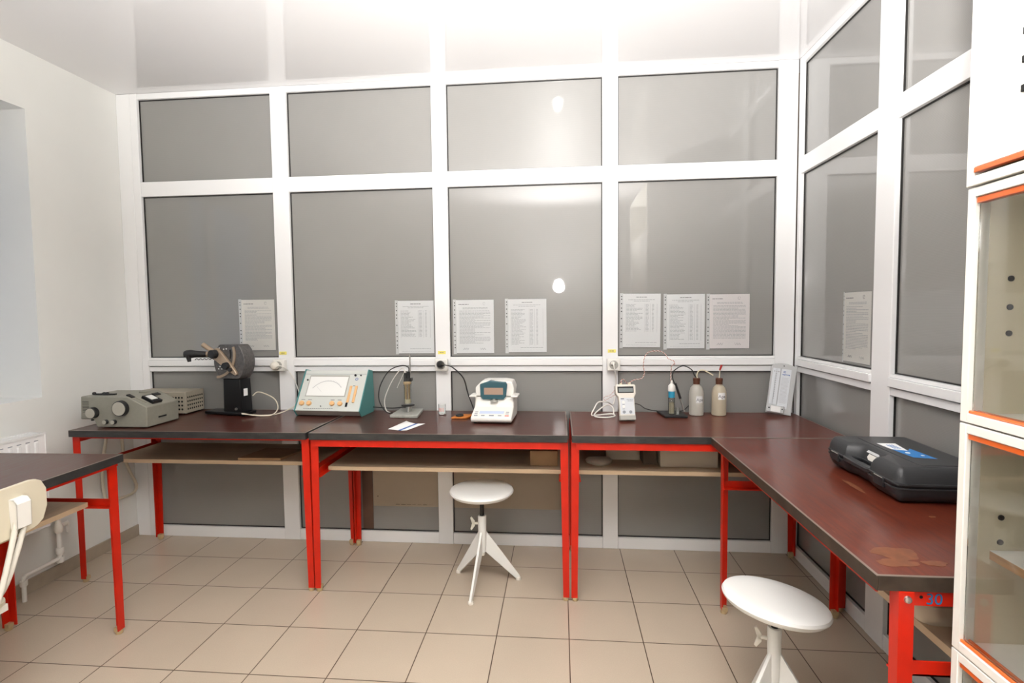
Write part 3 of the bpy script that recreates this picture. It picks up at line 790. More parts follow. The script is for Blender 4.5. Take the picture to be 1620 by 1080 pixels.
# ------------------------------------------------------------ refractometer
def refractometer():
    t = thing('refractometer', 'charcoal drum-shaped refractometer on a black stand in the left back row', 'instrument', (.795, .105, TZ), R(-11))
    MB().prism([(-.125, -.045), (.150, -.045), (.150, .045), (-.125, .045)], 'z', .004, .020).build('base', 'black_metal', t, bevel=.003)
    m = MB()
    for x in (-.11, .13):
        for y in (-.03, .03): m.cyl((x, y, 0), (x, y, .006), .008)
    m.build('base_foot', 'black_plastic', t)
    MB().prism([(.005, .020), (.130, .020), (.122, .205), (.010, .205)], 'y', -.04, .04).build('column', 'black_metal', t, bevel=.003)
    MB().cyl((.095, -.041, .040), (.095, -.048, .040), .007).build('column_screw', 'steel', t)
    q = Matrix.Translation((.1285, 0, 0))
    MB().box(.127, .1285, -.020, .008, .110, .150).build('paper_label', 'paper', t)
    # drum: octagonal rounded outline in xz
    cx, cz, r = .062, .302, .107
    ol = []
    for k in range(64):
        a = 2*PI*k/64
        x, z = r*math.cos(a), r*math.sin(a)
        x, z = x*.104/r, max(-.094, min(.095, z*.118/r)); ol.append((x, z))
    dr = MB().prism([(cx+x, cz+z) for x, z in ol], 'y', -.048, .032).build('drum_housing', 'charcoal_hammer', t, bevel=.003)
    F = -.048
    # arm with knobs, pointing from upper left to lower right
    ang = math.atan2(-.112, .135)
    aq = Matrix.Translation((-.012, F, .345)) @ Matrix.Rotation(-ang, 4, 'Y')
    arm = MB().prism([(-.028, -.012), (-.015, -.030), (.02, -.030), (.120, -.018), (.170, -.009), (.178, 0), (.170, .009), (.12, .020), (.02, .032), (-.015, .032), (-.028, .012)], 'y', -.018, .0, aq).build('swing_arm', 'bronze', t, bevel=.003)
    for u, rr, L in ((-.002, .025, .046), (.100, .021, .038), (.132, .011, .032)):
        p0 = aq @ Vector((u, -.017, 0)); p1 = aq @ Vector((u, -L, 0))
        MB().cyl(p0, p1, rr, rr*.93, 28).build('knob', 'black_plastic', arm, bevel=.002)
    # scale arc
    def arc(a0, a1, ri, ro, z): 
        n = 16; o = [(ro*math.cos(R(a0+(a1-a0)*k/n)), ro*math.sin(R(a0+(a1-a0)*k/n))) for k in range(n+1)] + [(ri*math.cos(R(a1-(a1-a0)*k/n)), ri*math.sin(R(a1-(a1-a0)*k/n))) for k in range(n+1)]
        return [(-.025+x, .345+y) for x, y in o]
    MB().prism(arc(-88, 18, .122, .136, 0), 'y', F-.006, F).build('scale_arc', 'bronze', t)
    MB().prism(arc(-14, 14, .096, .106, 0), 'y', F-.001, F+.001).build('scale_slot', 'hole_dark', t)
    m = MB()
    for x, z in ((.030, .372), (.048, .374), (.0, .378), (-.01, .262), (.0, .275), (.012, .262)): m.cyl((x, F-.001, z), (x, F+.001, z), .004, n=10)
    m.build('screw', 'dial_white', t)
    MB().cyl((.143, .005, .345), (.148, .005, .345), .007).build('side_screw', 'hole_dark', t)
    # eyepieces
    MB().cyl((-.02, F-.012, .352), (-.085, F-.028, .400), .013, .0125).build('eyepiece_tube', 'bronze', t, bevel=.001)
    ep = MB().cyl((-.035, F-.006, .345), (-.068, F-.020, .345), .014, .015)
    ep.build('eyepiece_collar', 'bronze', t)
    d = Vector((-.115, -.045, .003)); p = Vector((-.066, F-.020, .345)); qq = d.to_track_quat('Z', 'Y').to_matrix().to_4x4(); qq.translation = p
    MB().lathe([(.014, 0), (.016, .01), (.019, .06), (.024, .085), (.022, .105), (.017, .118), (.010, .119)], 24, qq).build('eyepiece', 'black_plastic', t)
    MB().cyl((-.150, F-.065, .34), (-.146, F-.062, .305), .014, .009).build('eyecup', 'black_plastic', t)
    MB().tube([(-.12+.009*k, F-.05+.004*k, .318+(.0035 if k % 2 else -.0035)) for k in range(12)], .0022, n=6, smooth=3).build('coiled_wire', 'cable_black', t)
refractometer()
cable('power_cable', [(.925, .02, .806), (1.0, .03, .792), (1.073, .06, .789), (1.090, .10, .82), (1.050, .14, .865), (.983, .15, .896), (.942, .15, .903), (.925, .13, .885)], .0032, 'cable_cream', 'cream cable looping up beside the black refractometer stand')
cable('power_cable', [(.93, .015, .803), (1.02, .045, .790), (1.09, .09, .790), (1.135, .17, .81), (1.165, .215, .84), (1.185, .226, .86)], .0030, 'cable_cream', 'cream cable running from the refractometer to behind the turquoise meter')

# ------------------------------------------------------------ analog meter
def meter():
    t = thing('analog_meter', 'turquoise and grey analog meter with a white dial and orange knobs', 'instrument', (1.405, .065, TZ), R(-3.0))
    W_ = .185
    prof = [(-.005, .004), (.15, .004), (.165, .02), (.150, .232), (.105, .240), (-.030, .034)]   # (y,z)
    for sx in (-1, 1):
        a, b = sorted((sx*W_, sx*(W_+.006)))
        MB().prism([(p[0], p[1]) for p in [(-.008, .0), (.152, .0), (.170, .018), (.154, .236), (.104, .246), (-.036, .034)]], 'x', a, b).build('side_panel', 'turquoise', t, bevel=.001)
    MB().prism(prof, 'x', -W_, W_).build('housing', 'meter_face', t, bevel=.002)
    MB().prism([(-.006, .0045), (.05, .0045), (-.0302, .0335), (-.0318, .033)], 'x', -W_+.001, W_-.001).build('lower_skirt', 'meter_lower', t)
    # slanted face frame: origin bottom centre, u = x, v up the slope
    a = Vector((0, -.030, .034)); b = Vector((0, .105, .240)); v = (b-a); H_ = v.length; v.normalize(); n = Vector((0, -v.z, v.y)).normalized()
    q = Matrix((Vector((1, 0, 0)), v, Vector((1, 0, 0)).cross(v))).transposed().to_4x4(); q.translation = a
    MB().box(-.150, .085, .085, .215, -.001, .0015, q).build('dial_frame', 'grey_plastic', t)
    MB().box(-.144, .080, .088, .205, .001, .003, q).build('dial_glass', 'dial_white', t)
    m = MB()
    cx, cy = -.03, .075
    def A(d, r): return (cx+r*math.cos(R(d)), cy+r*math.sin(R(d)))
    for r0, r1, a0, a1 in ((.102, .1045, 38, 146),):
        n_ = 24
        m.prism([A(a0+(a1-a0)*k/n_, r1) for k in range(n_+1)] + [A(a1-(a1-a0)*k/n_, r0) for k in range(n_+1)], 'z', .003, .0034, q)
    for k in range(21):
        d = 40+k*5.2; p0 = A(d, .104); p1 = A(d, .110); m.prism([(p0[0], p0[1]), (p0[0]+.001, p0[1]), (p1[0]+.001, p1[1]), (p1[0], p1[1])], 'z', .003, .0034, q)
    p0, p1 = A(128, .045), A(133, .095); m.prism([p0, (p0[0]+.0012, p0[1]), (p1[0]+.0012, p1[1]), p1], 'z', .003, .0034, q)
    m.build('dial_scale', 'ink_soft', t, smooth=False)
    m = MB()
    for k in range(14): m.box(-.14+k*.0125, -.131+k*.0125, .012, .0145, 0, .0012, q)
    m.box(.118, .130, .080+.07, .083+.07, 0, .0012, q)
    for x in (-.155, -.115, .018, .058): m.box(x-.010, x+.012, .064, .066, 0, .0012, q)
    m.build('panel_lettering', 'ink', t, smooth=False)
    for x in (-.155, -.113, .022, .068):
        k = MB().lathe([(.0135, 0), (.0135, .010), (.012, .012), (0, .0125)], 20, q @ Matrix.Translation((x, .042, 0))).build('orange_knob', 'orange_knob', t)
    for x in (.108, .140):
        m = MB().box(x-.007, x+.007, .050, .150, .0, .006, q).build('slide_switch', 'orange_knob', t, bevel=.002)
    MB().box(.100, .110, .025, .048, 0, .005, q).build('slide_button', 'black_metal', t)
    m = MB().cyl(q @ Vector((.118, .215, 0)), q @ Vector((.118, .215, .006)), .006).cyl(q @ Vector((.150, .215, 0)), q @ Vector((.150, .215, .004)), .004).cyl(q @ Vector((-.042, .027, 0)), q @ Vector((-.042, .027, .003)), .003).cyl(q @ Vector((-.160, .185, 0)), q @ Vector((-.160, .185, .004)), .005)
    m.build('terminal', 'black_metal', t)
    m = MB()
    for k in range(10):
        a_ = 2*PI*k/10; m.box(.130+.007*math.cos(a_)-.0015, .130+.007*math.cos(a_)+.0015, .192+.007*math.sin(a_)-.0015, .192+.007*math.sin(a_)+.0015, 0, .0012, q)
    m.build('blue_emblem', 'blue_ink', t, smooth=False)
    MB().box(-W_+.003, W_-.003, .222, .2235, 0, .0012, q).build('top_seam', 'key_grey', t)
meter()
cable('signal_cable', [(1.60, .20, .812), (1.64, .205, .808), (1.714, .20, .806), (1.77, .19, .812), (1.80, .175, .815)], .0028, 'cable_black', 'thin dark cable from the turquoise meter to the electrode stand')

# ------------------------------------------------------------ electrode stand
def estand():
    t = thing('electrode_stand', 'grey metal stand with upright rod, left of the small printed beaker', 'stand', (1.835, .115, TZ))
    MB().rings([(-.077, -.090), (.078, -.098), (.056, .105), (-.078, .110)], [(0, .002), (.004, 0), (.014, 0), (.016, .002)]).build('base_plate', 'stand_base', t, bevel=.001)
    MB().cyl((.008, .02, .014), (.008, .02, .335), .0042).build('rod', 'steel', t)
    MB().lathe([(.026, 0), (.036, .001), (.036, .006), (.026, .007)], 28, Matrix.Translation((-.002, .0, .050))).build('support_ring', 'black_metal', t)
    MB().cyl((-.002, .0, .012), (.004, .006, .050), .007, .009).build('ring_post', 'steel', t)
    m = MB().box(-.012, .022, -.008, .024, .185, .205); m.build('clamp', 'black_metal', t, bevel=.002)
    return t
estand()
t = thing('glass_beaker', 'clear glass vessel with amber electrodes held in the grey stand', 'glassware', (1.833, .115, TZ+.058))
MB().lathe([(.018, 0), (.020, .004), (.020, .100), (.024, .118), (.0225, .118), (.0185, .100), (.0185, .006), (.0, .004)], 28).build('glass_wall', 'clear_plastic', t)
MB().lathe([(.0, .0045), (.0178, .007), (.0178, .03), (0, .03)], 24).build('liquid', 'tube_yellow', t)
t = thing('ph_electrodes', 'pair of amber pH electrodes with black caps in the grey stand', 'electrode', (1.833, .115, TZ+.10))
for sx in (-1, 1):
    c = MB().cyl((.009*sx-.002, 0, -.03), (.009*sx-.002, 0, .085), .0065).build('electrode_body', 'electrode_amber', t)
    MB().cyl((.009*sx-.002, 0, .085), (.009*sx-.002, 0, .132+(.008 if sx > 0 else 0)), .0095, .008).build('electrode_cap', 'black_plastic', c)
MB().lathe([(.010, 0), (.022, .002), (.022, .016), (.012, .018)], 24, Matrix.Translation((-.002, 0, .068))).build('electrode_holder', 'electrode_amber', t)
cable('electrode_cable', [(1.841, .115, 1.02), (1.838, .12, 1.047), (1.800, .12, 1.057), (1.727, .13, 1.028), (1.672, .14, .949), (1.659, .14, .878), (1.683, .12, .829), (1.72, .10, .80), (1.755, .08, .802)], .0028, 'cable_black', 'black electrode cable arching left of the grey stand')
cable('electrode_cable', [(1.822, .115, 1.015), (1.806, .13, 1.039), (1.78, .14, 1.027), (1.725, .16, .954), (1.68, .18, .86), (1.69, .17, .80), (1.72, .15, .789)], .0030, 'cable_white', 'white cable hanging beside the grey electrode stand')
cable('thin_tube', [(1.818, .115, 1.01), (1.815, .14, 1.027), (1.803, .14, 1.008), (1.765, .14, .93)], .0014, 'cable_white', 'short thin white wire end dangling beside the electrode caps', 'wire')

# small beaker, pouch, paper
t = thing('small_beaker', 'small clear beaker with red print beside the grey electrode stand', 'beaker', (2.017, .145, TZ))
MB().lathe([(.019, 0), (.0205, .003), (.0205, .052), (.022, .055), (.0205, .055), (.0192, .052), (.0192, .004), (0, .003)], 28).build('glass_wall', 'clear_plastic', t)
m = MB()
for k in range(5):
    for j in range(3):
        a = R(-125+k*17); x, y = .0210*math.cos(a), .0210*math.sin(a)
        m.box(x-.0014, x+.0014, y-.0004, y+.0004, .016+j*.007+(k % 2)*.003, .020+j*.007+(k % 2)*.003)
m.build('red_print', 'key_red', t, smooth=False)
t = thing('leather_pouch', 'orange brown leather pouch lying left of the white moisture balance', 'pouch', (2.145, .055, TZ))
MB().rings([(-.050, -.045), (.030, -.040), (.058, .030), (.062, .055), (-.028, .050), (-.040, .01)], [(0, .002), (.003, 0), (.008, .001), (.010, .006)]).build('pouch_body', 'orange_leather', t)
t = thing('rubber_stopper', 'small black rubber stopper on the orange leather pouch', 'stopper', (2.136, .035, TZ+.010))
MB().lathe([(.016, 0), (.022, .003), (.020, .010), (.012, .014), (0, .015)], 24).build('stopper_body', 'black_plastic', t)
t = thing('folded_paper', 'white folded slip of paper with a dark blue band, left of the balance', 'paper', (1.90, -.20, TZ))
# two leaves meeting in a fold
P_ = [(-.020, .125, .002), (-.058, -.050, .0015), (.012, -.082, .003), (.055, .050, .010), (.092, .108, .003), (.055, -.040, .006), (.016, -.092, .001)]
m = MB(); 
def leaf(pts, m_, name, parent=t):
    mb = MB(); n = len(pts); mb.add([Vector(p) for p in pts]+[Vector(p)+Vector((0, 0, .0008)) for p in pts], [tuple(range(n-1, -1, -1)), tuple(range(n, 2*n))]+[(i, (i+1) % n, (i+1) % n+n, i+n) for i in range(n)])
    return mb.build(name, m_, parent, smooth=False)
leaf([(-.022, .130, .004), (-.062, -.045, .0005), (-.004, -.068, .0005), (.050, .040, .010), (.015, .060, .012)], 'paper', 'paper_leaf')
leaf([(-.004, -.068, .0007), (.012, -.074, .0007), (.064, .040, .010), (.050, .040, .0102)], 'blue_ink', 'blue_band')
leaf([(.012, -.074, .0007), (.038, -.068, .0007), (.094, .060, .006), (.064, .040, .010)], 'paper', 'paper_leaf')

# ------------------------------------------------------------ moisture balance
def balance():
    t = thing('moisture_balance', 'white moisture balance with a teal hood window and keypad', 'instrument', (2.327, .020, TZ), R(-2))
    m = MB().prism([(-.120, .006), (.120, .006), (.128, .03), (.125, .118), (-.004, .118), (-.022, .068), (-.055, .058), (-.128, .034), (-.130, .018)], 'x', -.104, .104)
    m.build('base_body', 'white_plastic', t, bevel=.006, seg=3)
    m = MB()
    for x in (-.085, .085):
        for y in (-.10, .10): m.cyl((x, y, 0), (x, y, .010), .010)
    m.build('base_foot', 'black_plastic', t)
    MB().prism([(-.090, .122), (-.126, .122), (-.126, .130), (-.092, .134)], 'y', -.05, .05).build('hood_handle', 'white_plastic', t, bevel=.003)
    MB().prism([(.092, .134), (.126, .130), (.126, .122), (.090, .122)], 'y', -.05, .05).build('hood_handle', 'white_plastic', t, bevel=.003)
    # hood, chamfered
    v = []
    ol = [(-.100, .121), (.100, .121), (.104, .165), (.092, .197), (.05, .203), (-.05, .203), (-.070, .198), (-.100, .168)]
    MB().prism(ol, 'y', -.010, .120).build('hood', 'white_plastic', t, bevel=.007, seg=3)
    h = MB().prism([(-.072, .122), (-.060, .106), (.050, .106), (.056, .116), (.062, .122), (.070, .184), (.062, .198), (-.020, .2045), (-.074, .186)], 'y', -.024, .02).build('hood_window_frame', 'teal_plastic', t, bevel=.004)
    MB().box(-.052, .048, -.0248, -.022, .132, .168).build('viewing_window', 'amber_window', h)
    MB().lathe([(.020, 0), (.020, .004), (.008, .006), (.008, .012)], 20, Matrix.Translation((0, -.022, .097))).build('latch', 'grey_plastic', t)
    sl = math.atan2(.024, .073); q = Matrix.Translation((0, -.128, .0342)) @ Matrix.Rotation(sl, 4, 'X')
    MB().box(-.066, .060, .036, .062, -.001, .0012, q).build('display', 'key_blue', t)
    m = MB()
    for x in (-.080, -.044, .042): m.box(x-.009, x+.009, .012, .020, -.001, .0014, q)
    for x in (-.082, .078):
        for y in (.032, .050): m.box(x-.008, x+.008, y, y+.006, -.001, .0014, q)
    m.box(-.012, .012, .011, .021, -.001, .0016, q)
    m.build('key_pad', 'key_grey', t, smooth=False)
    MB().box(.068, .088, .011, .020, -.001, .0016, q).build('start_key', 'key_red', t)
balance()

# ------------------------------------------------------------ handheld pH meter
def phmeter():
    t = thing('ph_meter', 'handheld grey pH meter with a small display standing upright', 'instrument', (3.008, -.012, TZ+.0045), 0, rot=(R(-17), 0, R(6)))
    ol = [(-.038, .0), (.040, .0), (.040, .115), (.050, .135), (.050, .176), (.044, .182), (-.048, .182), (-.054, .176), (-.054, .135), (-.040, .115)]
    MB().prism(ol, 'y', -.017, .017).build('housing', 'cream_plastic', t, bevel=.005, seg=3)
    MB().box(-.0385, .0405, -.0178, .0175, .0, .024).build('battery_cap', 'grey_plastic', t, bevel=.002)
    MB().box(-.034, .036, -.0185, -.016, .028, .112).build('keypad_plate', 'hygro_pale', t)
    b = MB().box(-.044, .038, -.0186, -.016, .138, .170).build('display_frame', 'black_metal', t)
    MB().box(-.038, .034, -.0192, -.0184, .142, .162).build('display', 'lcd_grey', b)
    m = MB()
    for x in (-.017, .016): m.cyl((x, -.0180, .040), (x, -.0195, .040), .0078)
    m.build('round_button', 'key_grey', t)
    m = MB()
    for z in (.068, .090): m.cyl((-.018, -.0180, z), (-.018, -.0192, z), .0075)
    m.build('pale_button', 'dial_white', t)
    m = MB()
    for k in range(4): m.box(.0+k*.008, .006+k*.008, -.0192, -.0185, .102, .104)
    for k in range(3): m.box(.004+k*.009, .011+k*.009, -.0192, -.0185, .095, .097)
    m.box(-.03, -.014, -.0192, -.0185, .105, .109)
    for z in (.055, .079): m.box(-.024, -.012, -.0192, -.0185, z-.001, z+.001)
    m.build('panel_lettering', 'ink', t, smooth=False)
    m = MB().cyl((-.022, 0, .182), (-.022, 0, .190), .006).cyl((.024, 0, .182), (.024, 0, .192), .006)
    m.build('connector', 'tube_yellow', t)
phmeter()
def twist(pts, r, name, label):
    t = thing(name, label, 'wire', pts[0])
    P = [Vector(p)-Vector(pts[0]) for p in pts]
    Q = []
    for i in range(len(P)-1):
        a = P[max(i-1, 0)]; b, c = P[i], P[i+1]; d = P[min(i+2, len(P)-1)]
        n_ = max(4, int((c-b).length/.0025))
        for k in range(n_):
            u = k/n_; Q.append(.5*((2*b)+(c-a)*u+(2*a-5*b+4*c-d)*u*u+(3*b-a-3*c+d)*u**3))
    for s, m in ((0, 'cable_white'), (PI, 'cable_red')):
        w_ = []; L = 0
        for i, p in enumerate(Q):
            tg = (Q[min(i+1, len(Q)-1)]-Q[max(i-1, 0)]).normalized(); L += (Q[i]-Q[i-1]).length if i else 0
            e1 = tg.cross(Vector((0, 1, 0))); e1 = e1.normalized() if e1.length > .1 else Vector((1, 0, 0)); e2 = tg.cross(e1)
            a = L/.018*2*PI + s; w_.append(p+(e1*math.cos(a)+e2*math.sin(a))*r)
        MB().tube(w_, r*.95, n=6, smooth=0).build('white_strand' if s == 0 else 'red_strand', m, t)
twist([(2.987, .045, .966), (2.985, .05, .985), (3.000, .06, .988), (3.020, .08, .966), (3.057, .11, .979), (3.101, .12, .988), (3.117, .14, 1.016), (3.111, .14, 1.046), (3.116, .14, 1.093), (3.138, .14, 1.124), (3.193, .14, 1.13), (3.223, .14, 1.115), (3.24, .14, 1.09), (3.269, .14, 1.076), (3.272, .14, 1.062), (3.258, .135, 1.05), (3.253, .135, 1.01), (3.252, .132, .972)], .0014, 'twisted_wire', 'red and white twisted wire arching from the handheld pH meter to the vial')
twist([(2.970, .035, .93), (2.964, .13, .925), (2.938, .13, .898), (2.904, .13, .884), (2.908, .13, .867), (2.938, .13, .884), (2.964, .13, .898)], .0010, 'twisted_wire', 'thin red and white wire looping left of the handheld pH meter')
t = thing('mounting_pad', 'thin black square pad under the small vial on the corner table', 'pad', (3.262, .145, TZ))
MB().rings([(-.048, -.068), (.066, -.068), (.064, .078), (-.066, .078)], [(0, .001), (.003, 0), (.009, 0), (.011, .002)]).build('pad_body', 'black_plastic', t)
t = thing('sample_vial', 'small clear vial with blue band and white cap on the black pad', 'vial', (3.256, .128, TZ+.0115))
MB().lathe([(.015, 0), (.0165, .002), (.0165, .085), (.015, .088), (.0145, .088), (.0145, .003), (0, .002)], 24).build('vial_glass', 'clear_plastic', t)
MB().lathe([(.0, .0035), (.0138, .0035), (.0138, .060), (0, .060)], 20).build('liquid', 'pale_liquid', t)
MB().lathe([(.0168, .088), (.0168, .122), (.0, .122)], 24).build('blue_band', 'vial_blue', t)
MB().lathe([(.0185, .122), (.0190, .126), (.0180, .150), (.015, .154), (.006, .162), (.0045, .178), (0, .178)], 24).build('vial_cap', 'white_plastic', t)

t = thing('spare_beaker', 'tiny glass cup standing beside the small vial on the black pad', 'cup', (3.284, .108, TZ+.0115))
MB().lathe([(.009, 0), (.010, .002), (.010, .035), (.011, .037), (.0100, .037), (.0092, .035), (.0092, .003), (0, .002)], 20).build('cup_glass', 'clear_plastic', t)
t = thing('conductivity_probe', 'slim black probe with silver tip leaning beside the small vial', 'probe', (3.322, .13, TZ+.025))
MB().cyl((0, 0, .0), (-.020, 0, .068), .0038).build('probe_tip', 'steel', t)
MB().cyl((-.020, 0, .068), (-.046, 0, .150), .0068, .005).build('probe_handle', 'black_plastic', t)
cable('probe_cable', [(3.275, .13, .95), (3.262, .13, .985), (3.262, .135, 1.012), (3.277, .14, 1.031), (3.319, .15, 1.050), (3.364, .16, 1.03), (3.381, .166, 1.0), (3.393, .168, .984)], .0028, 'cable_black', 'black cable arching from the slim probe to the first bottle')
cable('probe_cable', [(3.045, .02, .87), (3.089, .12, .846), (3.132, .2, .811), (3.192, .232, .793), (3.258, .235, .790), (3.331, .225, .795), (3.36, .215, .82), (3.378, .21, .84)], .0022, 'cable_black', 'thin dark cable hanging behind the black pad')

# ------------------------------------------------------------ bottles
def bottle(loc, label, m, rz, zl, spout):
    t = thing('plastic_bottle', label, 'bottle', loc, 0, 'plastic water bottles in the corner')
    MB().lathe([(.033, 0), (.037, .004), (.0375, .115), (.036, .130), (.031, .146), (.022, .157), (.0165, .160), (.0165, .166), (0, .166)], 40).build('bottle_body', m, t)
    MB().lathe([(.0175, .166), (.0175, .182), (.0185, .183), (.0185, .196), (.016, .199), (0, .199)], 28).build('screw_cap', 'brown_cap', t)
    rb = .0379
    n = 12; vs_ = []; fs = []
    a0, a1 = R(-90-30+rz), R(-90+30+rz)
    for k in range(n+1):
        a = a0+(a1-a0)*k/n
        for z in (zl, zl+.036):
            for r_ in (rb-.0006, rb): vs_.append((r_*math.cos(a), r_*math.sin(a), z))
    for k in range(n):
        o = k*4; p = o+4; fs += [(o+1, p+1, p+3, o+3), (o, o+2, p+2, p), (o, p, p+1, o+1), (o+2, o+3, p+3, p+2)]
    fs += [(0, 1, 3, 2), (n*4, n*4+2, n*4+3, n*4+1)]
    lb = MB().add(vs_, fs).build('paper_label', 'paper', t)
    def bend(co):
        a = R(-90+rz)+co.x/rb; r_ = rb+.0003+co.z; return Vector((r_*math.cos(a), r_*math.sin(a), zl+.016+co.y))
    text_mesh('Apa', .024, 'label_text', 'ink', lb, None, bend=bend)
    spout(t)
    return t
def sp1(t): MB().tube([(.004, 0, .196), (.002, 0, .215), (.012, 0, .236), (.035, 0, .240), (.060, 0, .228), (.085, -.004, .213)], .0032, n=10).build('bent_spout', 'tube_yellow', t)
def sp2(t):
    MB().cyl((.0, 0, .196), (.004, 0, .245), .0018).build('thin_tube', 'tube_yellow', t)
    MB().cyl((.003, 0, .240), (.013, 0, .268), .0042, .006).build('red_stopper', 'red_rubber', t)
bottle((3.393, .165, TZ), 'cloudy plastic bottle labelled Apa with a bent pale spout', 'bottle_plastic', 14, .070, sp1)
bottle((3.510, .165, TZ), 'yellowish plastic bottle labelled Apa with a red stopper', 'bottle_plastic_yellow', 8, .088, sp2)

# ------------------------------------------------------------ hygrometer
def hygro():
    q = Matrix.Rotation(R(-13), 4, 'Z') @ Matrix.Rotation(R(-9), 4, 'X') @ Matrix.Rotation(R(7.5), 4, 'Y')
    t = thing('hygrometer', 'grey wall hygrometer leaning in the glazed corner', 'instrument', (3.812, .165, TZ+.0085), 0, rot=q.to_euler())
    W_, H_ = .060, .245
    arch = [(-W_, 0), (W_, 0), (W_, H_)] + [(W_*math.cos(a), H_+.022*math.sin(a)) for a in [PI*k/12 for k in range(1, 12)]] + [(-W_, H_)]
    MB().prism(arch, 'y', -.008, .012).build('back_plate', 'hygro_grey', t, bevel=.002)
    MB().box(-.052, -.016, -.0105, -.007, .045, .238).build('scale_strip', 'hygro_pale', t)
    MB().box(-.012, .036, -.0100, -.007, .030, .238).build('chart_panel', 'hygro_pale', t)
    m = MB()
    for k in range(13): m.box(-.036, -.031, -.0112, -.0104, .075+k*.012, .078+k*.012)
    for x in (-.044, -.024): m.box(x-.003, x+.003, -.0112, -.0104, .218, .224)
    m.box(-.015, -.014, -.0112, -.007, .045, .238)
    for k in range(22): m.box(-.006, .030-random.uniform(0, .006), -.0106, -.0098, .060+k*.0062, .0612+k*.0062)
    m.build('scale_print', 'ink_soft', t, smooth=False)
    m = MB()
    for k in range(6): m.box(-.004+k*.006, .0+k*.006, -.0108, -.0098, .206+random.uniform(-.002, .002), .211)
    for k in range(3): m.box(-.002, .010, -.0108, -.0098, .217+k*.004, .2185+k*.004)
    m.build('blue_print', 'blue_ink', t, smooth=False)
    MB().box(-.0365, -.0345, -.0125, -.0105, .05, .235).build('capillary', 'clear_plastic', t)
    b = MB().box(-.062, .024, -.022, -.0075, .004, .042).build('water_holder', 'hygro_grey', t, bevel=.003)
    MB().box(-.040, .006, -.0228, -.0218, .008, .038).build('holder_plate', 'paper', b)
    MB().cyl((-.049, -.022, .026), (-.049, -.0235, .026), .004).cyl((.014, -.022, .026), (.014, -.0235, .026), .003).build('holder_screw', 'black_metal', b)
    MB().cyl((-.002, -.008, .254), (-.002, -.0095, .254), .003).build('hanging_hole', 'hole_dark', t)
hygro()

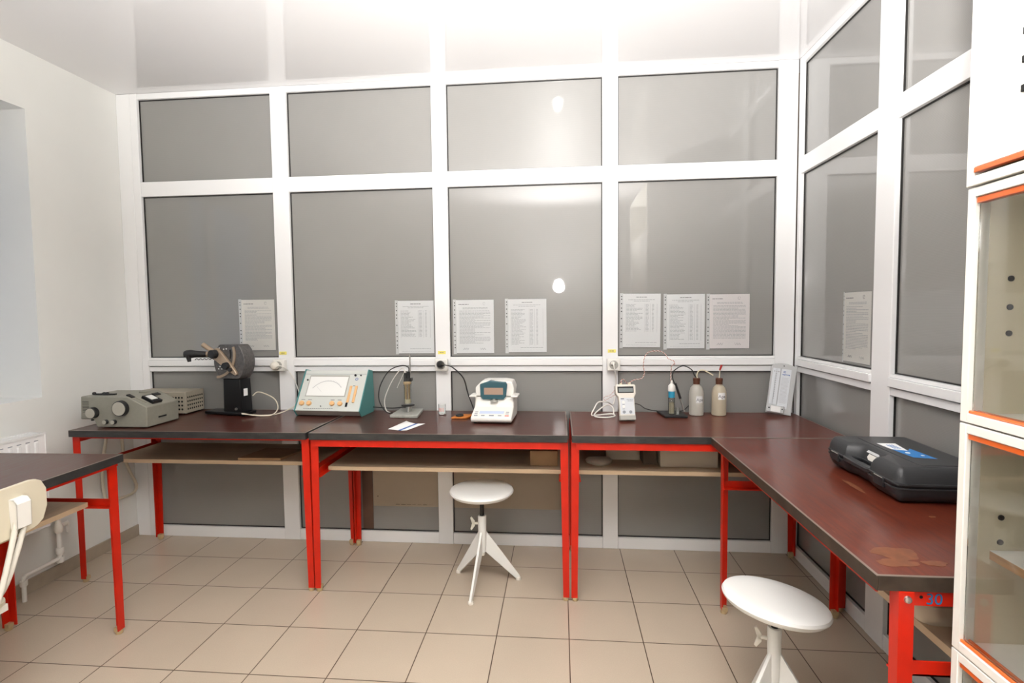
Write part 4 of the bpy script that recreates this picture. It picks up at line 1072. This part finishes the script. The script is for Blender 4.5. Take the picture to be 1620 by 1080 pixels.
# ------------------------------------------------------------ carry case
def case():
    t = thing('carry_case', 'black hard plastic carry case with a blue and white sticker', 'case', (3.762, -.930, TZ), R(-1.5))
    X0, X1, Y0, Y1 = -.140, .135, -.222, .205
    r = .030
    def outline(notch):
        o = []
        for cx, cy, a0 in ((X1-r, Y0+r, -90), (X1-r, Y1-r, 0), (X0+r, Y1-r, 90)):
            for k in range(7): a = R(a0+15*k); o.append((cx+r*math.cos(a), cy+r*math.sin(a)))
        nd = notch
        o += [(X0, .080), (X0+.002, .074), (X0+nd-.006, .056), (X0+nd, .048), (X0+nd, -.048), (X0+nd-.006, -.056), (X0+.002, -.074), (X0, -.080)]
        for k in range(7): a = R(180+15*k); o.append((X0+r+r*math.cos(a), Y0+r+r*math.sin(a)))
        return o
    MB().rings(outline(.012), [(.003, .026), (.010, .016), (.030, .006), (.044, .003), (.0445, .0), (.048, .0)]).build('base_shell', 'case_plastic', t)
    MB().rings(outline(.045), [(.048, .004), (.056, .004)]).build('seam', 'black_metal', t)
    def lid_loop(ins, nd=.045):
        o = []; rr_ = max(r-ins, .005); a0x, a1x, a0y, a1y = X0+ins, X1-ins, Y0+ins, Y1-ins
        for cx, cy, a0 in ((a1x-rr_, a0y+rr_, -90), (a1x-rr_, a1y-rr_, 0), (a0x+rr_, a1y-rr_, 90)):
            for k in range(7): a = R(a0+15*k); o.append((cx+rr_*math.cos(a), cy+rr_*math.sin(a)))
        g = ins*.75; d_ = X0+nd+ins
        o += [(a0x, .082+g), (a0x+.003, .072+g), (d_-.008, .058+g*.7), (d_, .046+g*.6), (d_, -.046-g*.6), (d_-.008, -.058-g*.7), (a0x+.003, -.072-g), (a0x, -.082-g)]
        for k in range(7): a = R(180+15*k); o.append((a0x+rr_+rr_*math.cos(a), a0y+rr_+rr_*math.sin(a)))
        return o
    zi = [(.056, .0), (.061, .0), (.062, .003), (.076, .005), (.090, .010), (.098, .015), (.1035, .021), (.1055, .027)]
    vs_ = [(x, y, z) for z, i_ in zi for x, y in lid_loop(i_)]; n = len(lid_loop(0))
    fs = [tuple(range(n-1, -1, -1))] + [(k*n+i, k*n+(i+1) % n, (k+1)*n+(i+1) % n, (k+1)*n+i) for k in range(len(zi)-1) for i in range(n)] + [tuple((len(zi)-1)*n+i for i in range(n))]
    MB().add(vs_, fs).build('lid_shell', 'case_plastic', t)
    MB().rings(rrect(-.058, .100, -.185, .168, .02), [(.1045, .0), (.1070, .0008), (.1070, .004)]).build('lid_panel', 'case_plastic', t)
    MB().rings([(X0+.030, -.080), (X0+.030, -.074), (X0+.020, -.060), (X0+.020, .060), (X0+.030, .074), (X0+.030, .080), (X0+.002, .080), (X0-.004, .064), (X0-.004, -.064), (X0+.002, -.080)], [(.047, .004), (.050, .001), (.060, 0), (.064, .003)]).build('handle', 'case_plastic', t)
    for y in (.130, -.135):
        MB().box(X0-.003, X0+.006, y-.026, y+.026, .030, .060).build('latch', 'black_plastic', t, bevel=.003)
        MB().box(X0-.0034, X0-.002, y-.022, y+.022, .0585, .0600).build('latch_edge', 'grey_plastic', t)
    # paper tags on the sloping wall of the recess
    q = Matrix.Translation((X0+.0470, 0, .066)) @ Matrix.Rotation(R(9), 4, 'Y')
    MB().prism([(-.046, .0), (.012, .0), (.020, .008), (.012, .020), (-.046, .020)], 'x', -.0015, -.0005, q).build('paper_tag', 'cream_paper', t)
    q = Matrix.Translation((X0+.0510, 0, .0875)) @ Matrix.Rotation(R(28), 4, 'Y')
    MB().prism([(-.048, .0), (.030, .0), (.024, .008), (-.034, .008)], 'x', -.002, -.0005, q).build('paper_tag', 'sleeve_strip', t)
    z = .1071
    MB().prism([(-.072, .075), (-.068, -.002), (-.030, -.020), (-.014, .075)], 'z', z, z+.0005).build('white_sticker', 'paper', t, loc=(.034, -.004, 0))
    MB().prism([(-.068, -.002), (-.060, -.095), (.0, -.110), (-.008, .010), (-.030, -.020)], 'z', z, z+.0005).build('blue_sticker', 'sticker_blue', t, loc=(.034, -.004, 0))
    m = MB()
    for k in range(3): m.box(-.055+k*.008, -.051+k*.008, .005, .055, z+.0006, z+.0008)
    m.build('sticker_print', 'sticker_blue', t, smooth=False, loc=(.034, -.004, 0))
    m = MB().cyl((-.045, -.045, z+.0004), (-.045, -.045, z+.0009), .007).cyl((-.02, -.075, z+.0004), (-.02, -.075, z+.0009), .005)
    m.build('sticker_logo', 'paper', t, loc=(.034, -.004, 0))
case()
